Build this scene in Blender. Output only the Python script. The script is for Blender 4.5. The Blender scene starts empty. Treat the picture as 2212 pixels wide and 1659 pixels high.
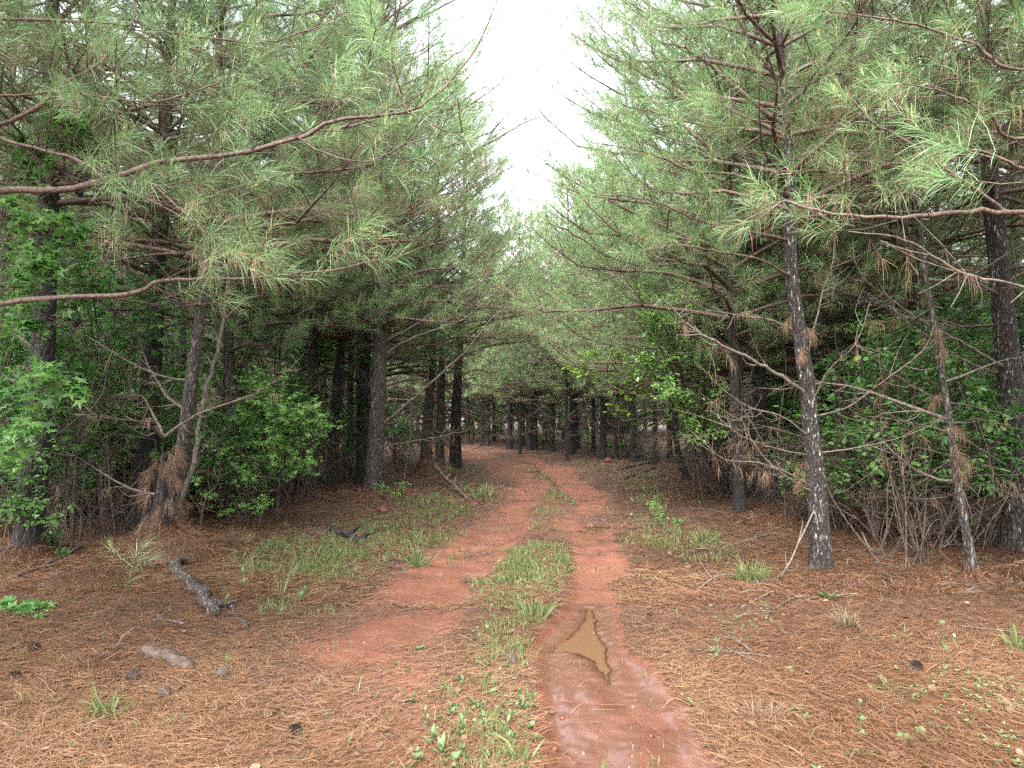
import bpy, math, random
import numpy as np

# ------------------------------------------------------------------ camera, sky, sun, exposure
SC = bpy.context.scene
COL = SC.collection
F, CX, CY, HOR = 1609.0, 1106.0, 829.5, 890.0          # photo seen at 2212 x 1659
PITCH = math.atan((HOR - CY) / F)
CAMZ = 1.6
cd = bpy.data.cameras.new('camera'); cam = bpy.data.objects.new('camera', cd); COL.objects.link(cam)
cam.location = (0, 0, CAMZ); cam.rotation_euler = (math.pi / 2 + PITCH, 0, 0)
cd.sensor_width = 36; cd.lens = 36 * F / 2212; cd.clip_start = 0.05; cd.clip_end = 1000
SC.camera = cam

SUN_EL, SUN_ROT = math.radians(52), math.radians(200)
w = bpy.data.worlds.new('World'); SC.world = w; w.use_nodes = True
nt = w.node_tree; nt.nodes.clear()
out = nt.nodes.new('ShaderNodeOutputWorld'); bg = nt.nodes.new('ShaderNodeBackground')
sky = nt.nodes.new('ShaderNodeTexSky'); sky.sky_type = 'NISHITA'; sky.sun_disc = False
sky.sun_elevation = SUN_EL; sky.sun_rotation = SUN_ROT; sky.air_density = 1.0; sky.dust_density = 3.0; sky.ozone_density = 1.0
hs = nt.nodes.new('ShaderNodeHueSaturation'); hs.inputs['Saturation'].default_value = 0.22
nt.links.new(sky.outputs[0], hs.inputs['Color']); nt.links.new(hs.outputs[0], bg.inputs[0]); nt.links.new(bg.outputs[0], out.inputs[0])
bg.inputs[1].default_value = 0.15
sl = bpy.data.lights.new('sun', 'SUN'); sl.energy = 1.5; sl.angle = math.radians(35); sl.color = (1.0, 0.965, 0.9)
so = bpy.data.objects.new('sun', sl); COL.objects.link(so)
so.rotation_euler = (math.radians(90) - SUN_EL, 0, math.pi - SUN_ROT)
SC.view_settings.view_transform = 'Standard'; SC.view_settings.look = 'None'
SC.view_settings.exposure = 3.05; SC.view_settings.gamma = 1.0
cy = SC.cycles
cy.max_bounces = 7; cy.diffuse_bounces = 5; cy.glossy_bounces = 3; cy.transmission_bounces = 4; cy.transparent_max_bounces = 4
cy.caustics_reflective = False; cy.caustics_refractive = False
cy.use_denoising = False; cy.sample_clamp_indirect = 6.0

# ------------------------------------------------------------------ small maths
RNG = np.random.default_rng(7); random.seed(7)
U = lambda a, b, n=None: RNG.uniform(a, b, n)
def V(*a): return np.array(a, float)
def nrm(v):
    v = np.asarray(v, float); return v / (np.linalg.norm(v, axis=-1, keepdims=True) + 1e-9)
def ray(px, py):
    dx, dy = (px - CX) / F, (CY - py) / F
    c, s = math.cos(PITCH), math.sin(PITCH)
    return dx, c - s * dy, s + c * dy
def at(px, py, Y):
    dx, dy, dz = ray(px, py); k = Y / dy
    return V(dx * k, Y, CAMZ + dz * k)
def onground(px, py, z=0.0):
    dx, dy, dz = ray(px, py); k = (z - CAMZ) / dz
    return V(dx * k, dy * k, z)
_lat = np.random.default_rng(3).random((256, 256))
def vnoise(x, y, f=1.0, s=0):
    x = np.asarray(x, float) * f + s * 17.3 + 1000; y = np.asarray(y, float) * f + s * 9.7 + 1000
    xi, yi = np.floor(x).astype(int), np.floor(y).astype(int); u, v = x - xi, y - yi
    u = u * u * (3 - 2 * u); v = v * v * (3 - 2 * v)
    g = lambda i, j: _lat[(xi + i) % 256, (yi + j) % 256]
    return (g(0, 0) * (1 - u) + g(1, 0) * u) * (1 - v) + (g(0, 1) * (1 - u) + g(1, 1) * u) * v - 0.5
def sstep(a, b, x):
    t = np.clip((x - a) / (b - a), 0, 1); return t * t * (3 - 2 * t)

# ------------------------------------------------------------------ ground zones (rows of the photo laid on the ground as world curves)
def strip(rows):
    rows = sorted(rows, key=lambda r: -r[0]); Y, A, B = [], [], []
    for r in rows:
        a, b = onground(r[1], r[0]), onground(r[2], r[0]); Y.append(a[1]); A.append(a[0]); B.append(b[0])
    return np.array(Y), np.array(A), np.array(B)
def inside(st, x, y):                      # metres inside the strip (negative outside)
    Y, A, B = st
    m = np.minimum(x - np.interp(y, Y, A), np.interp(y, Y, B) - x)
    return np.where((y < Y[0] - 1e-6), m * (Y[0] < 3.5) - (Y[0] >= 3.5) * 9, np.where(y > Y[-1], np.minimum(m, -(y - Y[-1])), m))
RUT_R = strip([(1900, 1230, 1650), (1659, 1185, 1545), (1600, 1172, 1515), (1500, 1150, 1470), (1430, 1145, 1400), (1400, 1150, 1352), (1350, 1180, 1335), (1300, 1220, 1330),
               (1250, 1238, 1350), (1200, 1236, 1350), (1168, 1232, 1330), (1134, 1200, 1295), (1111, 1212, 1285), (1093, 1240, 1312),
               (1065, 1225, 1305), (1043, 1200, 1273), (1020, 1166, 1236), (1008, 1164, 1210), (998, 1140, 1180), (990, 1105, 1130)])
RUT_L = strip([(1470, 640, 760), (1430, 650, 880), (1370, 700, 940), (1330, 800, 975), (1290, 850, 1010), (1250, 900, 1080), (1200, 945, 1100), (1165, 985, 1110),
               (1140, 1000, 1118), (1118, 1070, 1130), (1097, 1073, 1145), (1077, 1100, 1166), (1056, 1118, 1184), (1031, 1105, 1175),
               (1008, 1070, 1130), (995, 1030, 1080), (985, 1000, 1040)])
LANE = strip([(1900, 420, 900), (1659, 520, 900), (1500, 560, 930), (1400, 620, 975), (1300, 760, 1040), (1200, 915, 1105), (1100, 1050, 1150), (1040, 1100, 1180), (1000, 1030, 1130), (980, 960, 1060), (970, 900, 1010)])
ROAD = strip([(1900, 300, 1750), (1659, 560, 1620), (1400, 620, 1420), (1250, 830, 1390), (1150, 960, 1370), (1060, 1050, 1345), (1010, 1020, 1260), (985, 960, 1200), (972, 900, 1100)])
PUD = strip([(1298, 1262, 1284), (1310, 1258, 1290), (1325, 1254, 1296), (1340, 1240, 1296), (1360, 1218, 1304), (1375, 1196, 1311), (1386, 1184, 1316), (1392, 1178, 1318)])
PUD2 = strip([(1388, 1225, 1316), (1396, 1250, 1320), (1408, 1268, 1323), (1425, 1284, 1326), (1445, 1296, 1327), (1458, 1304, 1325)])
CENTRE = strip([(1659, 880, 1150), (1550, 890, 1155), (1450, 930, 1145), (1400, 1010, 1145), (1330, 1040, 1190), (1270, 1060, 1205), (1200, 1100, 1235), (1150, 1115, 1228),
                (1110, 1140, 1208), (1095, 1148, 1250), (1070, 1168, 1238), (1050, 1182, 1212), (1035, 1168, 1200), (1020, 1140, 1188), (1005, 1112, 1158), (992, 1090, 1140)])
VERGE = strip([(1345, 500, 600), (1300, 470, 790), (1250, 490, 830), (1200, 560, 950), (1150, 760, 995), (1100, 850, 1015), (1060, 960, 1060), (1030, 1050, 1100), (1005, 1030, 1075)])
VERGE2 = strip([(1215, 1470, 1560), (1190, 1380, 1550), (1130, 1370, 1460), (1080, 1385, 1450), (1040, 1330, 1430), (1010, 1250, 1400), (1000, 1230, 1330)])
CLOVER = strip([(1385, 1570, 1660), (1365, 1535, 1690), (1350, 1530, 1695), (1335, 1545, 1690), (1322, 1590, 1660)])
CLOVER2 = strip([(1659, 2080, 2240), (1600, 2050, 2260), (1550, 1970, 2300), (1520, 1960, 2260), (1495, 1990, 2100)])

def masks(x, y):
    n1 = vnoise(x, y, 1.3, 1) * .30 + vnoise(x, y, 4.2, 2) * .16 + vnoise(x, y, 13, 3) * .07
    sc = np.clip(y / 8, .45, 2.0)
    r = sstep(-.10, .07, inside(RUT_R, x, y) / 1.0 + n1 * .42 * sc)
    r = r * (1 - sstep(5.8, 8, y) * (.12 + .45 * sstep(.0, .35, vnoise(x, y, 2.1, 51) + .5 * vnoise(x, y, 8, 52))))
    holes = .35 + .65 * sstep(-.05, .2, vnoise(x, y, 1.7, 5) + vnoise(x, y, 5.5, 6) * .6 + .08 + .10 * sstep(6, 8, y))
    lane = sstep(-.3, .25, inside(LANE, x, y) + n1 * .8 * sc) * (.50 + .34 * sstep(-.25, .3, vnoise(x, y, 1.5, 9) + vnoise(x, y, 6, 10) * .6)) * (.75 + .25 * sstep(3.5, 7, y))
    l = sstep(-.20, .12, inside(RUT_L, x, y) + n1 * .8 * sc) * holes
    far = sstep(14, 24, y)                       # the far bend is worn red all over, thinly strewn
    road = sstep(-.3, .4, inside(ROAD, x, y) + n1) * sstep(-.05, .2, vnoise(x, y, 1.1, 8) + vnoise(x, y, 6, 9) * .5) * (.48 + .25 * far)
    return np.clip(np.maximum(np.maximum(r, l), np.maximum(lane, road)), 0, 1), r, l
LEVEL = -0.062
def height(x, y, fine=True):
    x = np.asarray(x, float); y = np.asarray(y, float)
    h = vnoise(x, y, .16, 11) * .18 * sstep(3, 12, np.abs(x - .3) + 0 * y) + vnoise(x, y, .7, 12) * .07
    if fine: h = h + vnoise(x, y, 3.1, 13) * .022 + vnoise(x, y, 9.5, 14) * .009
    rd = inside(ROAD, x, y)
    h = h * (1 - .75 * sstep(-.4, .5, rd)) + .10 * sstep(.2, -2.2, rd)
    d = np.hypot((x - 5.9) / 1.9, (y - 10.4) / .9); h = h + .30 * np.exp(-d * d)
    d = np.hypot((x + 3.6) / .9, (y - 8.0) / .7); h = h + .10 * np.exp(-d * d)
    ir, il = inside(RUT_R, x, y), inside(RUT_L, x, y)
    h = h - .055 * sstep(-.13, .14, ir) - .028 * sstep(-.15, .15, il)
    # tyre lugs and a raised mud lip
    h = h + .018 * np.exp(-((ir + .05) / .09) ** 2) * (y < 14) * np.clip(.35 + vnoise(x, y, 1.8, 23) * 1.6, 0, 1)
    if fine:
        wet = sstep(-.03, .06, ir) * sstep(11, 7, y)
        h = h + wet * (vnoise(x * 1.4, y * .42, 4, 15) * .016 + vnoise(x * 1.6, y * .5, 9, 19) * .008 + vnoise(x, y, 21, 16) * .004)
    pi = np.maximum(inside(PUD, x, y), inside(PUD2, x, y)) + vnoise(x, y, 9, 17) * .034 + vnoise(x, y, 30, 20) * .010
    near = sstep(-.22, -.01, pi)
    h = h * (1 - near) + near * (LEVEL + .012 + (0 if not fine else vnoise(x, y, 18, 18) * .006))
    h = h - .032 * sstep(-.05, .12, pi)
    return h
def gz(x, y): return float(height(np.array([x]), np.array([y]))[0])

# ------------------------------------------------------------------ materials
def mat(name):
    m = bpy.data.materials.new(name); m.use_nodes = True; n = m.node_tree; n.nodes.clear()
    o = n.nodes.new('ShaderNodeOutputMaterial'); return m, n, o
def node(n, t, **kw):
    x = n.nodes.new(t)
    for k, v in kw.items():
        if k.startswith('i_'): x.inputs[k[2:].replace('_', ' ')].default_value = v
        else: setattr(x, k, v)
    return x
def ramp(n, fac, stops):
    r = n.nodes.new('ShaderNodeValToRGB'); e = r.color_ramp.elements
    while len(e) < len(stops): e.new(.5)
    for k, (p, c) in enumerate(stops): e[k].position = p; e[k].color = (*c, 1)
    n.links.new(fac, r.inputs[0]); return r
def tint_mat(name, stops, rough=.5, spec=.4, trans=.25, tcol=1.15, objvar=.0):
    m, n, o = mat(name)
    a = node(n, 'ShaderNodeAttribute', attribute_name='tint')
    r = ramp(n, a.outputs['Fac'], stops)
    col = r.outputs[0]
    if objvar:
        oi = n.nodes.new('ShaderNodeObjectInfo'); mr = node(n, 'ShaderNodeMapRange'); mr.inputs[3].default_value = 1 - objvar; mr.inputs[4].default_value = 1 + objvar
        n.links.new(oi.outputs['Random'], mr.inputs[0]); h = n.nodes.new('ShaderNodeHueSaturation')
        n.links.new(mr.outputs[0], h.inputs['Value']); n.links.new(col, h.inputs['Color']); col = h.outputs[0]
    p = node(n, 'ShaderNodeBsdfPrincipled'); p.inputs['Roughness'].default_value = rough; p.inputs['Specular IOR Level'].default_value = spec
    n.links.new(col, p.inputs['Base Color'])
    if trans:
        t = n.nodes.new('ShaderNodeBsdfTranslucent'); mx = n.nodes.new('ShaderNodeMixShader'); mx.inputs[0].default_value = trans
        g = node(n, 'ShaderNodeHueSaturation'); g.inputs['Value'].default_value = tcol; g.inputs['Saturation'].default_value = 1.0
        n.links.new(col, g.inputs['Color']); n.links.new(g.outputs[0], t.inputs[0])
        n.links.new(p.outputs[0], mx.inputs[1]); n.links.new(t.outputs[0], mx.inputs[2]); n.links.new(mx.outputs[0], o.inputs[0])
    else: n.links.new(p.outputs[0], o.inputs[0])
    return m
def bark_mat(name, dark, mid, pale, patch=.62, scale=1.0):
    m, n, o = mat(name)
    tc = n.nodes.new('ShaderNodeTexCoord'); mp = n.nodes.new('ShaderNodeMapping'); mp.inputs['Scale'].default_value = (34 * scale, 34 * scale, 9 * scale)
    n.links.new(tc.outputs['Object'], mp.inputs[0])
    nz = node(n, 'ShaderNodeTexNoise', i_Scale=.8, i_Detail=4.0); n.links.new(mp.outputs[0], nz.inputs['Vector'])
    ad = node(n, 'ShaderNodeVectorMath', operation='MULTIPLY_ADD'); ad.inputs[1].default_value = (1.6, 1.6, 1.6)
    n.links.new(nz.outputs['Color'], ad.inputs[0]); n.links.new(mp.outputs[0], ad.inputs[2])
    vo = node(n, 'ShaderNodeTexVoronoi', feature='DISTANCE_TO_EDGE', i_Scale=.9); n.links.new(ad.outputs[0], vo.inputs['Vector'])
    v2 = node(n, 'ShaderNodeTexVoronoi', feature='F1', i_Scale=.9); n.links.new(ad.outputs[0], v2.inputs['Vector'])
    r = ramp(n, vo.outputs['Distance'], [(0, dark), (.14, mid), (.5, mid)])
    n3 = node(n, 'ShaderNodeTexNoise', i_Scale=.9, i_Detail=6.0, i_Roughness=.7); n.links.new(mp.outputs[0], n3.inputs['Vector'])
    r3 = ramp(n, n3.outputs[0], [(patch - .07, (0, 0, 0)), (patch, (1, 1, 1))])
    mx = node(n, 'ShaderNodeMix', data_type='RGBA'); mx.inputs[7].default_value = (*pale, 1)
    mm = node(n, 'ShaderNodeMath', operation='MULTIPLY'); n.links.new(r3.outputs[0], mm.inputs[0]); n.links.new(vo.outputs['Distance'], mm.inputs[1])
    m4 = node(n, 'ShaderNodeMath', operation='MULTIPLY', use_clamp=True); n.links.new(mm.outputs[0], m4.inputs[0]); m4.inputs[1].default_value = 5
    n.links.new(m4.outputs[0], mx.inputs[0]); n.links.new(r.outputs[0], mx.inputs[6])
    hv = n.nodes.new('ShaderNodeHueSaturation'); mr = node(n, 'ShaderNodeMapRange'); mr.inputs[3].default_value = .65; mr.inputs[4].default_value = 1.35
    sp = n.nodes.new('ShaderNodeSeparateColor'); n.links.new(v2.outputs['Color'], sp.inputs[0]); n.links.new(sp.outputs[0], mr.inputs[0])
    n.links.new(mr.outputs[0], hv.inputs['Value']); n.links.new(mx.outputs[2], hv.inputs['Color'])
    p = node(n, 'ShaderNodeBsdfPrincipled', i_Roughness=.85); n.links.new(hv.outputs[0], p.inputs['Base Color'])
    sm = ramp(n, vo.outputs['Distance'], [(0, (0, 0, 0)), (.25, (.8, .8, .8)), (.6, (1, 1, 1))])
    b = node(n, 'ShaderNodeBump', i_Strength=.9, i_Distance=.02); n.links.new(sm.outputs[0], b.inputs['Height'])
    b2 = node(n, 'ShaderNodeBump', i_Strength=.5, i_Distance=.006); n.links.new(n3.outputs[0], b2.inputs['Height']); n.links.new(b.outputs[0], b2.inputs['Normal'])
    n.links.new(b2.outputs[0], p.inputs['Normal']); n.links.new(p.outputs[0], o.inputs[0])
    return m
def twig_mat(name, a, b, sc=30):
    m, n, o = mat(name)
    tc = n.nodes.new('ShaderNodeTexCoord')
    nz = node(n, 'ShaderNodeTexNoise', i_Scale=float(sc), i_Detail=4.0, i_Roughness=.7); n.links.new(tc.outputs['Object'], nz.inputs['Vector'])
    r = ramp(n, nz.outputs[0], [(.38, a), (.62, b)])
    p = node(n, 'ShaderNodeBsdfPrincipled', i_Roughness=.8); n.links.new(r.outputs[0], p.inputs['Base Color'])
    bp = node(n, 'ShaderNodeBump', i_Strength=.7, i_Distance=.006); n.links.new(nz.outputs[0], bp.inputs['Height']); n.links.new(bp.outputs[0], p.inputs['Normal'])
    n.links.new(p.outputs[0], o.inputs[0]); return m
M = {}
M['bark'] = bark_mat('pine_bark', (.005, .004, .0035), (.021, .0165, .0145), (.085, .075, .068), .64)
M['bark_red'] = bark_mat('pine_bark_reddish', (.009, .007, .006), (.060, .046, .039), (.14, .12, .11), .6)
M['bark_lichen'] = bark_mat('pine_bark_lichen', (.005, .0035, .003), (.024, .014, .012), (.26, .25, .225), .61, 1.25)
M['bark_grey'] = bark_mat('grey_bark', (.010, .007, .006), (.052, .038, .032), (.13, .115, .10), .56, 1.2)
M['twig'] = twig_mat('twig_bark', (.028, .018, .013), (.095, .064, .048))
M['limb'] = twig_mat('limb_bark', (.035, .021, .016), (.125, .082, .062), 45)
M['dead'] = twig_mat('dead_wood', (.042, .030, .023), (.145, .118, .094))
M['needle'] = tint_mat('green_needles', [(0, (.060, .125, .048)), (.35, (.115, .210, .078)), (.7, (.180, .290, .115)), (.93, (.26, .365, .155)), (1, (.36, .36, .12))], .40, .6, .36, 1.25, .10)
M['fresh'] = tint_mat('young_lit_needles', [(0, (.080, .150, .060)), (.35, (.150, .255, .098)), (.7, (.230, .340, .140)), (.93, (.32, .41, .18)), (1, (.43, .41, .13))], .40, .6, .36, 1.25, .08)  # young growth, its colour also lightened for the brighter light at the far bend
M['brown'] = tint_mat('dead_needles', [(0, (.075, .042, .026)), (.5, (.155, .090, .055)), (1, (.25, .165, .10))], .6, .3, .15)
M['straw'] = tint_mat('pine_straw', [(0, (.044, .021, .012)), (.35, (.102, .049, .026)), (.7, (.158, .082, .044)), (1, (.225, .137, .080))], .5, .35, .0)
M['star'] = tint_mat('sweetgum_leaf', [(0, (.044, .115, .036)), (.5, (.085, .200, .056)), (1, (.18, .32, .085))], .38, .5, .4, 1.5)
M['oblong'] = tint_mat('oak_leaf', [(0, (.055, .130, .040)), (.5, (.105, .215, .060)), (1, (.19, .32, .09))], .36, .5, .4, 1.5)
M['lime'] = tint_mat('vine_leaf', [(0, (.09, .20, .025)), (1, (.20, .32, .045))], .45, .35, .5, 1.5)
M['grass'] = tint_mat('grass_blade', [(0, (.066, .10, .030)), (.5, (.115, .155, .053)), (.85, (.165, .20, .08)), (1, (.20, .17, .09))], .5, .35, .35, 1.3)
M['weed'] = tint_mat('weed_leaf', [(0, (.060, .10, .036)), (.5, (.105, .16, .064)), (1, (.16, .22, .10))], .5, .35, .35, 1.3)
M['drygrass'] = tint_mat('dry_grass', [(0, (.09, .06, .035)), (1, (.20, .16, .10))], .6, .3, .2)
M['leaflit'] = tint_mat('fallen_leaf', [(0, (.06, .034, .021)), (.6, (.12, .078, .05)), (1, (.19, .135, .095))], .6, .3, .0)

def ground_mat():
    m, n, o = mat('forest_ground')
    tc = n.nodes.new('ShaderNodeTexCoord'); P = tc.outputs['Object']
    at_ = node(n, 'ShaderNodeAttribute', attribute_name='zone'); sp = n.nodes.new('ShaderNodeSeparateColor'); n.links.new(at_.outputs['Color'], sp.inputs[0])
    mud, wet, duff = sp.outputs[0], sp.outputs[1], sp.outputs[2]
    def noise(s, d=5., r=.6, vec=P):
        x = node(n, 'ShaderNodeTexNoise', i_Scale=float(s), i_Detail=d, i_Roughness=r); n.links.new(vec, x.inputs['Vector']); return x.outputs[0]
    # needle litter under the loose straw: two crossed sets of stretched streaks
    hs_ = []
    for k, (ang, sx, sy) in enumerate([(.5, 260, 16), (1.7, 230, 14), (2.7, 250, 15)]):
        mp = n.nodes.new('ShaderNodeMapping'); mp.inputs['Rotation'].default_value = (0, 0, ang); mp.inputs['Scale'].default_value = (sx, sy, 1)
        n.links.new(P, mp.inputs[0]); hs_.append(noise(1, 2., .5, mp.outputs[0]))
    mxx = node(n, 'ShaderNodeMath', operation='MAXIMUM'); n.links.new(hs_[0], mxx.inputs[0]); n.links.new(hs_[1], mxx.inputs[1])
    mx2 = node(n, 'ShaderNodeMath', operation='MAXIMUM'); n.links.new(mxx.outputs[0], mx2.inputs[0]); n.links.new(hs_[2], mx2.inputs[1])
    lit = ramp(n, mx2.outputs[0], [(.45, (.028, .014, .009)), (.58, (.082, .040, .022)), (.68, (.135, .070, .038)), (.8, (.19, .115, .065))])
    big = noise(2.3, 4., .6); patch = ramp(n, big, [(.35, (.62, .60, .58)), (.7, (1.15, 1.12, 1.1))])
    ml = node(n, 'ShaderNodeMix', data_type='RGBA', blend_type='MULTIPLY'); ml.inputs[0].default_value = 1; n.links.new(lit.outputs[0], ml.inputs[6]); n.links.new(patch.outputs[0], ml.inputs[7])
    # red clay
    c1 = ramp(n, noise(3.0, 8., .65), [(.3, (.088, .027, .013)), (.5, (.128, .043, .022)), (.7, (.170, .068, .038))])
    spk = ramp(n, noise(170, 3., .6), [(.26, (.6, .55, .5)), (.36, (1, 1, 1))])
    mc = node(n, 'ShaderNodeMix', data_type='RGBA', blend_type='MULTIPLY'); mc.inputs[0].default_value = 1; n.links.new(c1.outputs[0], mc.inputs[6]); n.links.new(spk.outputs[0], mc.inputs[7])
    wc = node(n, 'ShaderNodeMix', data_type='RGBA'); n.links.new(wet, wc.inputs[0]); n.links.new(mc.outputs[2], wc.inputs[6])
    wr = ramp(n, noise(5, 6., .6), [(.3, (.070, .027, .017)), (.7, (.115, .048, .033))]); n.links.new(wr.outputs[0], wc.inputs[7])
    # mud / litter border broken up by fine noise
    e = node(n, 'ShaderNodeMath', operation='ADD'); n.links.new(mud, e.inputs[0]); s2 = node(n, 'ShaderNodeMath', operation='MULTIPLY_ADD'); s2.inputs[1].default_value = 2.6; s2.inputs[2].default_value = -1.3
    n.links.new(noise(38, 6., .75), s2.inputs[0]); n.links.new(s2.outputs[0], e.inputs[1])
    er = ramp(n, e.outputs[0], [(.40, (0, 0, 0)), (.60, (1, 1, 1))])
    mm = node(n, 'ShaderNodeMix', data_type='RGBA'); n.links.new(er.outputs[0], mm.inputs[0]); n.links.new(ml.outputs[2], mm.inputs[6]); n.links.new(wc.outputs[2], mm.inputs[7])
    p = node(n, 'ShaderNodeBsdfPrincipled'); n.links.new(mm.outputs[2], p.inputs['Base Color'])
    rr = node(n, 'ShaderNodeMix', data_type='FLOAT'); rr.inputs[2].default_value = .85
    rw = ramp(n, noise(3.2, 4., .55), [(.40, (.10,) * 3), (.60, (.36,) * 3)])
    cw = node(n, 'ShaderNodeMath', operation='MULTIPLY'); cw.inputs[1].default_value = .55; n.links.new(wet, cw.inputs[0]); n.links.new(cw.outputs[0], p.inputs['Coat Weight']); p.inputs['Coat Roughness'].default_value = .13
    n.links.new(rw.outputs[0], rr.inputs[3]); n.links.new(wet, rr.inputs[0]); n.links.new(rr.outputs[0], p.inputs['Roughness'])
    b1 = node(n, 'ShaderNodeBump', i_Strength=.8, i_Distance=.02); n.links.new(mx2.outputs[0], b1.inputs['Height'])
    inv = node(n, 'ShaderNodeMath', operation='SUBTRACT'); inv.inputs[0].default_value = 1; n.links.new(er.outputs[0], inv.inputs[1]); n.links.new(inv.outputs[0], b1.inputs['Strength'])
    b2 = node(n, 'ShaderNodeBump', i_Strength=.45, i_Distance=.010); n.links.new(noise(42, 6., .7), b2.inputs['Height']); n.links.new(b1.outputs[0], b2.inputs['Normal'])
    n.links.new(b2.outputs[0], p.inputs['Normal']); n.links.new(p.outputs[0], o.inputs[0]); return m
M['ground'] = ground_mat()
def simple(name, c, rough, spec=.5, bump=0, bs=40):
    m, n, o = mat(name); p = node(n, 'ShaderNodeBsdfPrincipled', i_Roughness=rough); p.inputs['Base Color'].default_value = (*c, 1); p.inputs['Specular IOR Level'].default_value = spec
    if bump:
        tc = n.nodes.new('ShaderNodeTexCoord'); nz = node(n, 'ShaderNodeTexNoise', i_Scale=float(bs), i_Detail=5.0); n.links.new(tc.outputs['Object'], nz.inputs['Vector'])
        b = node(n, 'ShaderNodeBump', i_Strength=bump, i_Distance=.01); n.links.new(nz.outputs[0], b.inputs['Height']); n.links.new(b.outputs[0], p.inputs['Normal'])
        r = ramp(n, nz.outputs[0], [(.3, tuple(v * .6 for v in c)), (.7, tuple(v * 1.3 for v in c))]); n.links.new(r.outputs[0], p.inputs['Base Color'])
    n.links.new(p.outputs[0], o.inputs[0]); return m
def water_mat():
    m, n, o = mat('muddy_water'); a = node(n, 'ShaderNodeAttribute', attribute_name='tint')
    d = n.nodes.new('ShaderNodeBsdfDiffuse'); d.inputs[0].default_value = (.098, .054, .030, 1); t = n.nodes.new('ShaderNodeBsdfTransparent')
    t.inputs[0].default_value = (.95, .9, .85, 1); mx = n.nodes.new('ShaderNodeMixShader'); n.links.new(a.outputs['Fac'], mx.inputs[0]); n.links.new(t.outputs[0], mx.inputs[1]); n.links.new(d.outputs[0], mx.inputs[2])
    g = n.nodes.new('ShaderNodeBsdfGlossy'); g.inputs['Roughness'].default_value = .10; f = n.nodes.new('ShaderNodeFresnel'); f.inputs[0].default_value = 1.33; m2 = n.nodes.new('ShaderNodeMixShader')
    n.links.new(f.outputs[0], m2.inputs[0]); n.links.new(mx.outputs[0], m2.inputs[1]); n.links.new(g.outputs[0], m2.inputs[2]); n.links.new(m2.outputs[0], o.inputs[0]); return m
M['water'] = water_mat()
M['clay'] = simple('clay_clod', (.10, .034, .020), .75, .4, .8, 30)
M['cone'] = simple('cone_scale', (.060, .040, .031), .7, .4, .5, 90)

# ------------------------------------------------------------------ mesh collecting
class Geo:
    def __init__(s): s.v = []; s.t = []; s.m = []; s.c = []; s.n = 0
    def add(s, v, t, tint=.5, mi=0):
        v = np.asarray(v, float).reshape(-1, 3); t = np.asarray(t, int).reshape(-1, 3)
        s.v.append(v); s.t.append(t + s.n); s.m.append(np.full(len(t), mi)); s.n += len(v)
        s.c.append(np.broadcast_to(np.asarray(tint, float), (len(v),)))
    def tube(s, P, R, sides=6, tint=.5, mi=0, rough=0., cap=True):
        P = np.asarray(P, float); R = np.broadcast_to(np.asarray(R, float), (len(P),)); k = len(P)
        T = np.gradient(P, axis=0); T = nrm(T)
        ref = V(0, 0, 1) if abs(T[0][2]) < .8 and abs(T[-1][2]) < .9 else V(1, .01, 0)
        A = nrm(np.cross(T, ref)); B = np.cross(T, A)
        th = np.linspace(0, 2 * math.pi, sides, endpoint=False)
        ring = A[:, None] * np.cos(th)[None, :, None] + B[:, None] * np.sin(th)[None, :, None]
        rr = R[:, None] * (1 + (RNG.uniform(-rough, rough, (k, sides)) if rough else 0))
        v = (P[:, None] + ring * rr[..., None]).reshape(-1, 3)
        i = np.arange(k - 1)[:, None] * sides; j = np.arange(sides)[None]; j2 = (j + 1) % sides
        a, b, c, d = i + j, i + j2, i + sides + j2, i + sides + j
        t = np.concatenate([np.stack([a, b, c], -1).reshape(-1, 3), np.stack([a, c, d], -1).reshape(-1, 3)])
        if cap:
            v = np.concatenate([v, P[:1], P[-1:]]); n0 = k * sides
            jj = np.arange(sides); t = np.concatenate([t, np.stack([np.full(sides, n0), (jj + 1) % sides, jj], -1),
                np.stack([np.full(sides, n0 + 1), (k - 1) * sides + jj, (k - 1) * sides + (jj + 1) % sides], -1)])
        s.add(v, t, tint, mi)
    def build(s, name, mats, parent=None, smooth=True):
        me = s.mesh(name, mats, smooth); o = bpy.data.objects.new(name, me); COL.objects.link(o)
        if parent: o.parent = parent
        return o
    def mesh(s, name, mats, smooth=True):
        v = np.concatenate(s.v); t = np.concatenate(s.t); m = np.concatenate(s.m); c = np.concatenate(s.c)
        me = bpy.data.meshes.new(name); me.vertices.add(len(v)); me.vertices.foreach_set('co', v.astype(np.float32).ravel())
        me.loops.add(len(t) * 3); me.loops.foreach_set('vertex_index', t.astype(np.int32).ravel())
        me.polygons.add(len(t)); me.polygons.foreach_set('loop_start', np.arange(0, len(t) * 3, 3, dtype=np.int32))
        me.polygons.foreach_set('material_index', m.astype(np.int32))
        if smooth: me.polygons.foreach_set('use_smooth', np.ones(len(t), bool))
        a = me.attributes.new('tint', 'FLOAT', 'POINT'); a.data.foreach_set('value', c.astype(np.float32))
        for x in (mats if isinstance(mats, (list, tuple)) else [mats]): me.materials.append(M[x])
        me.update(calc_edges=True); return me
def rand_dirs(n): return nrm(RNG.normal(size=(n, 3)))
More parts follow.
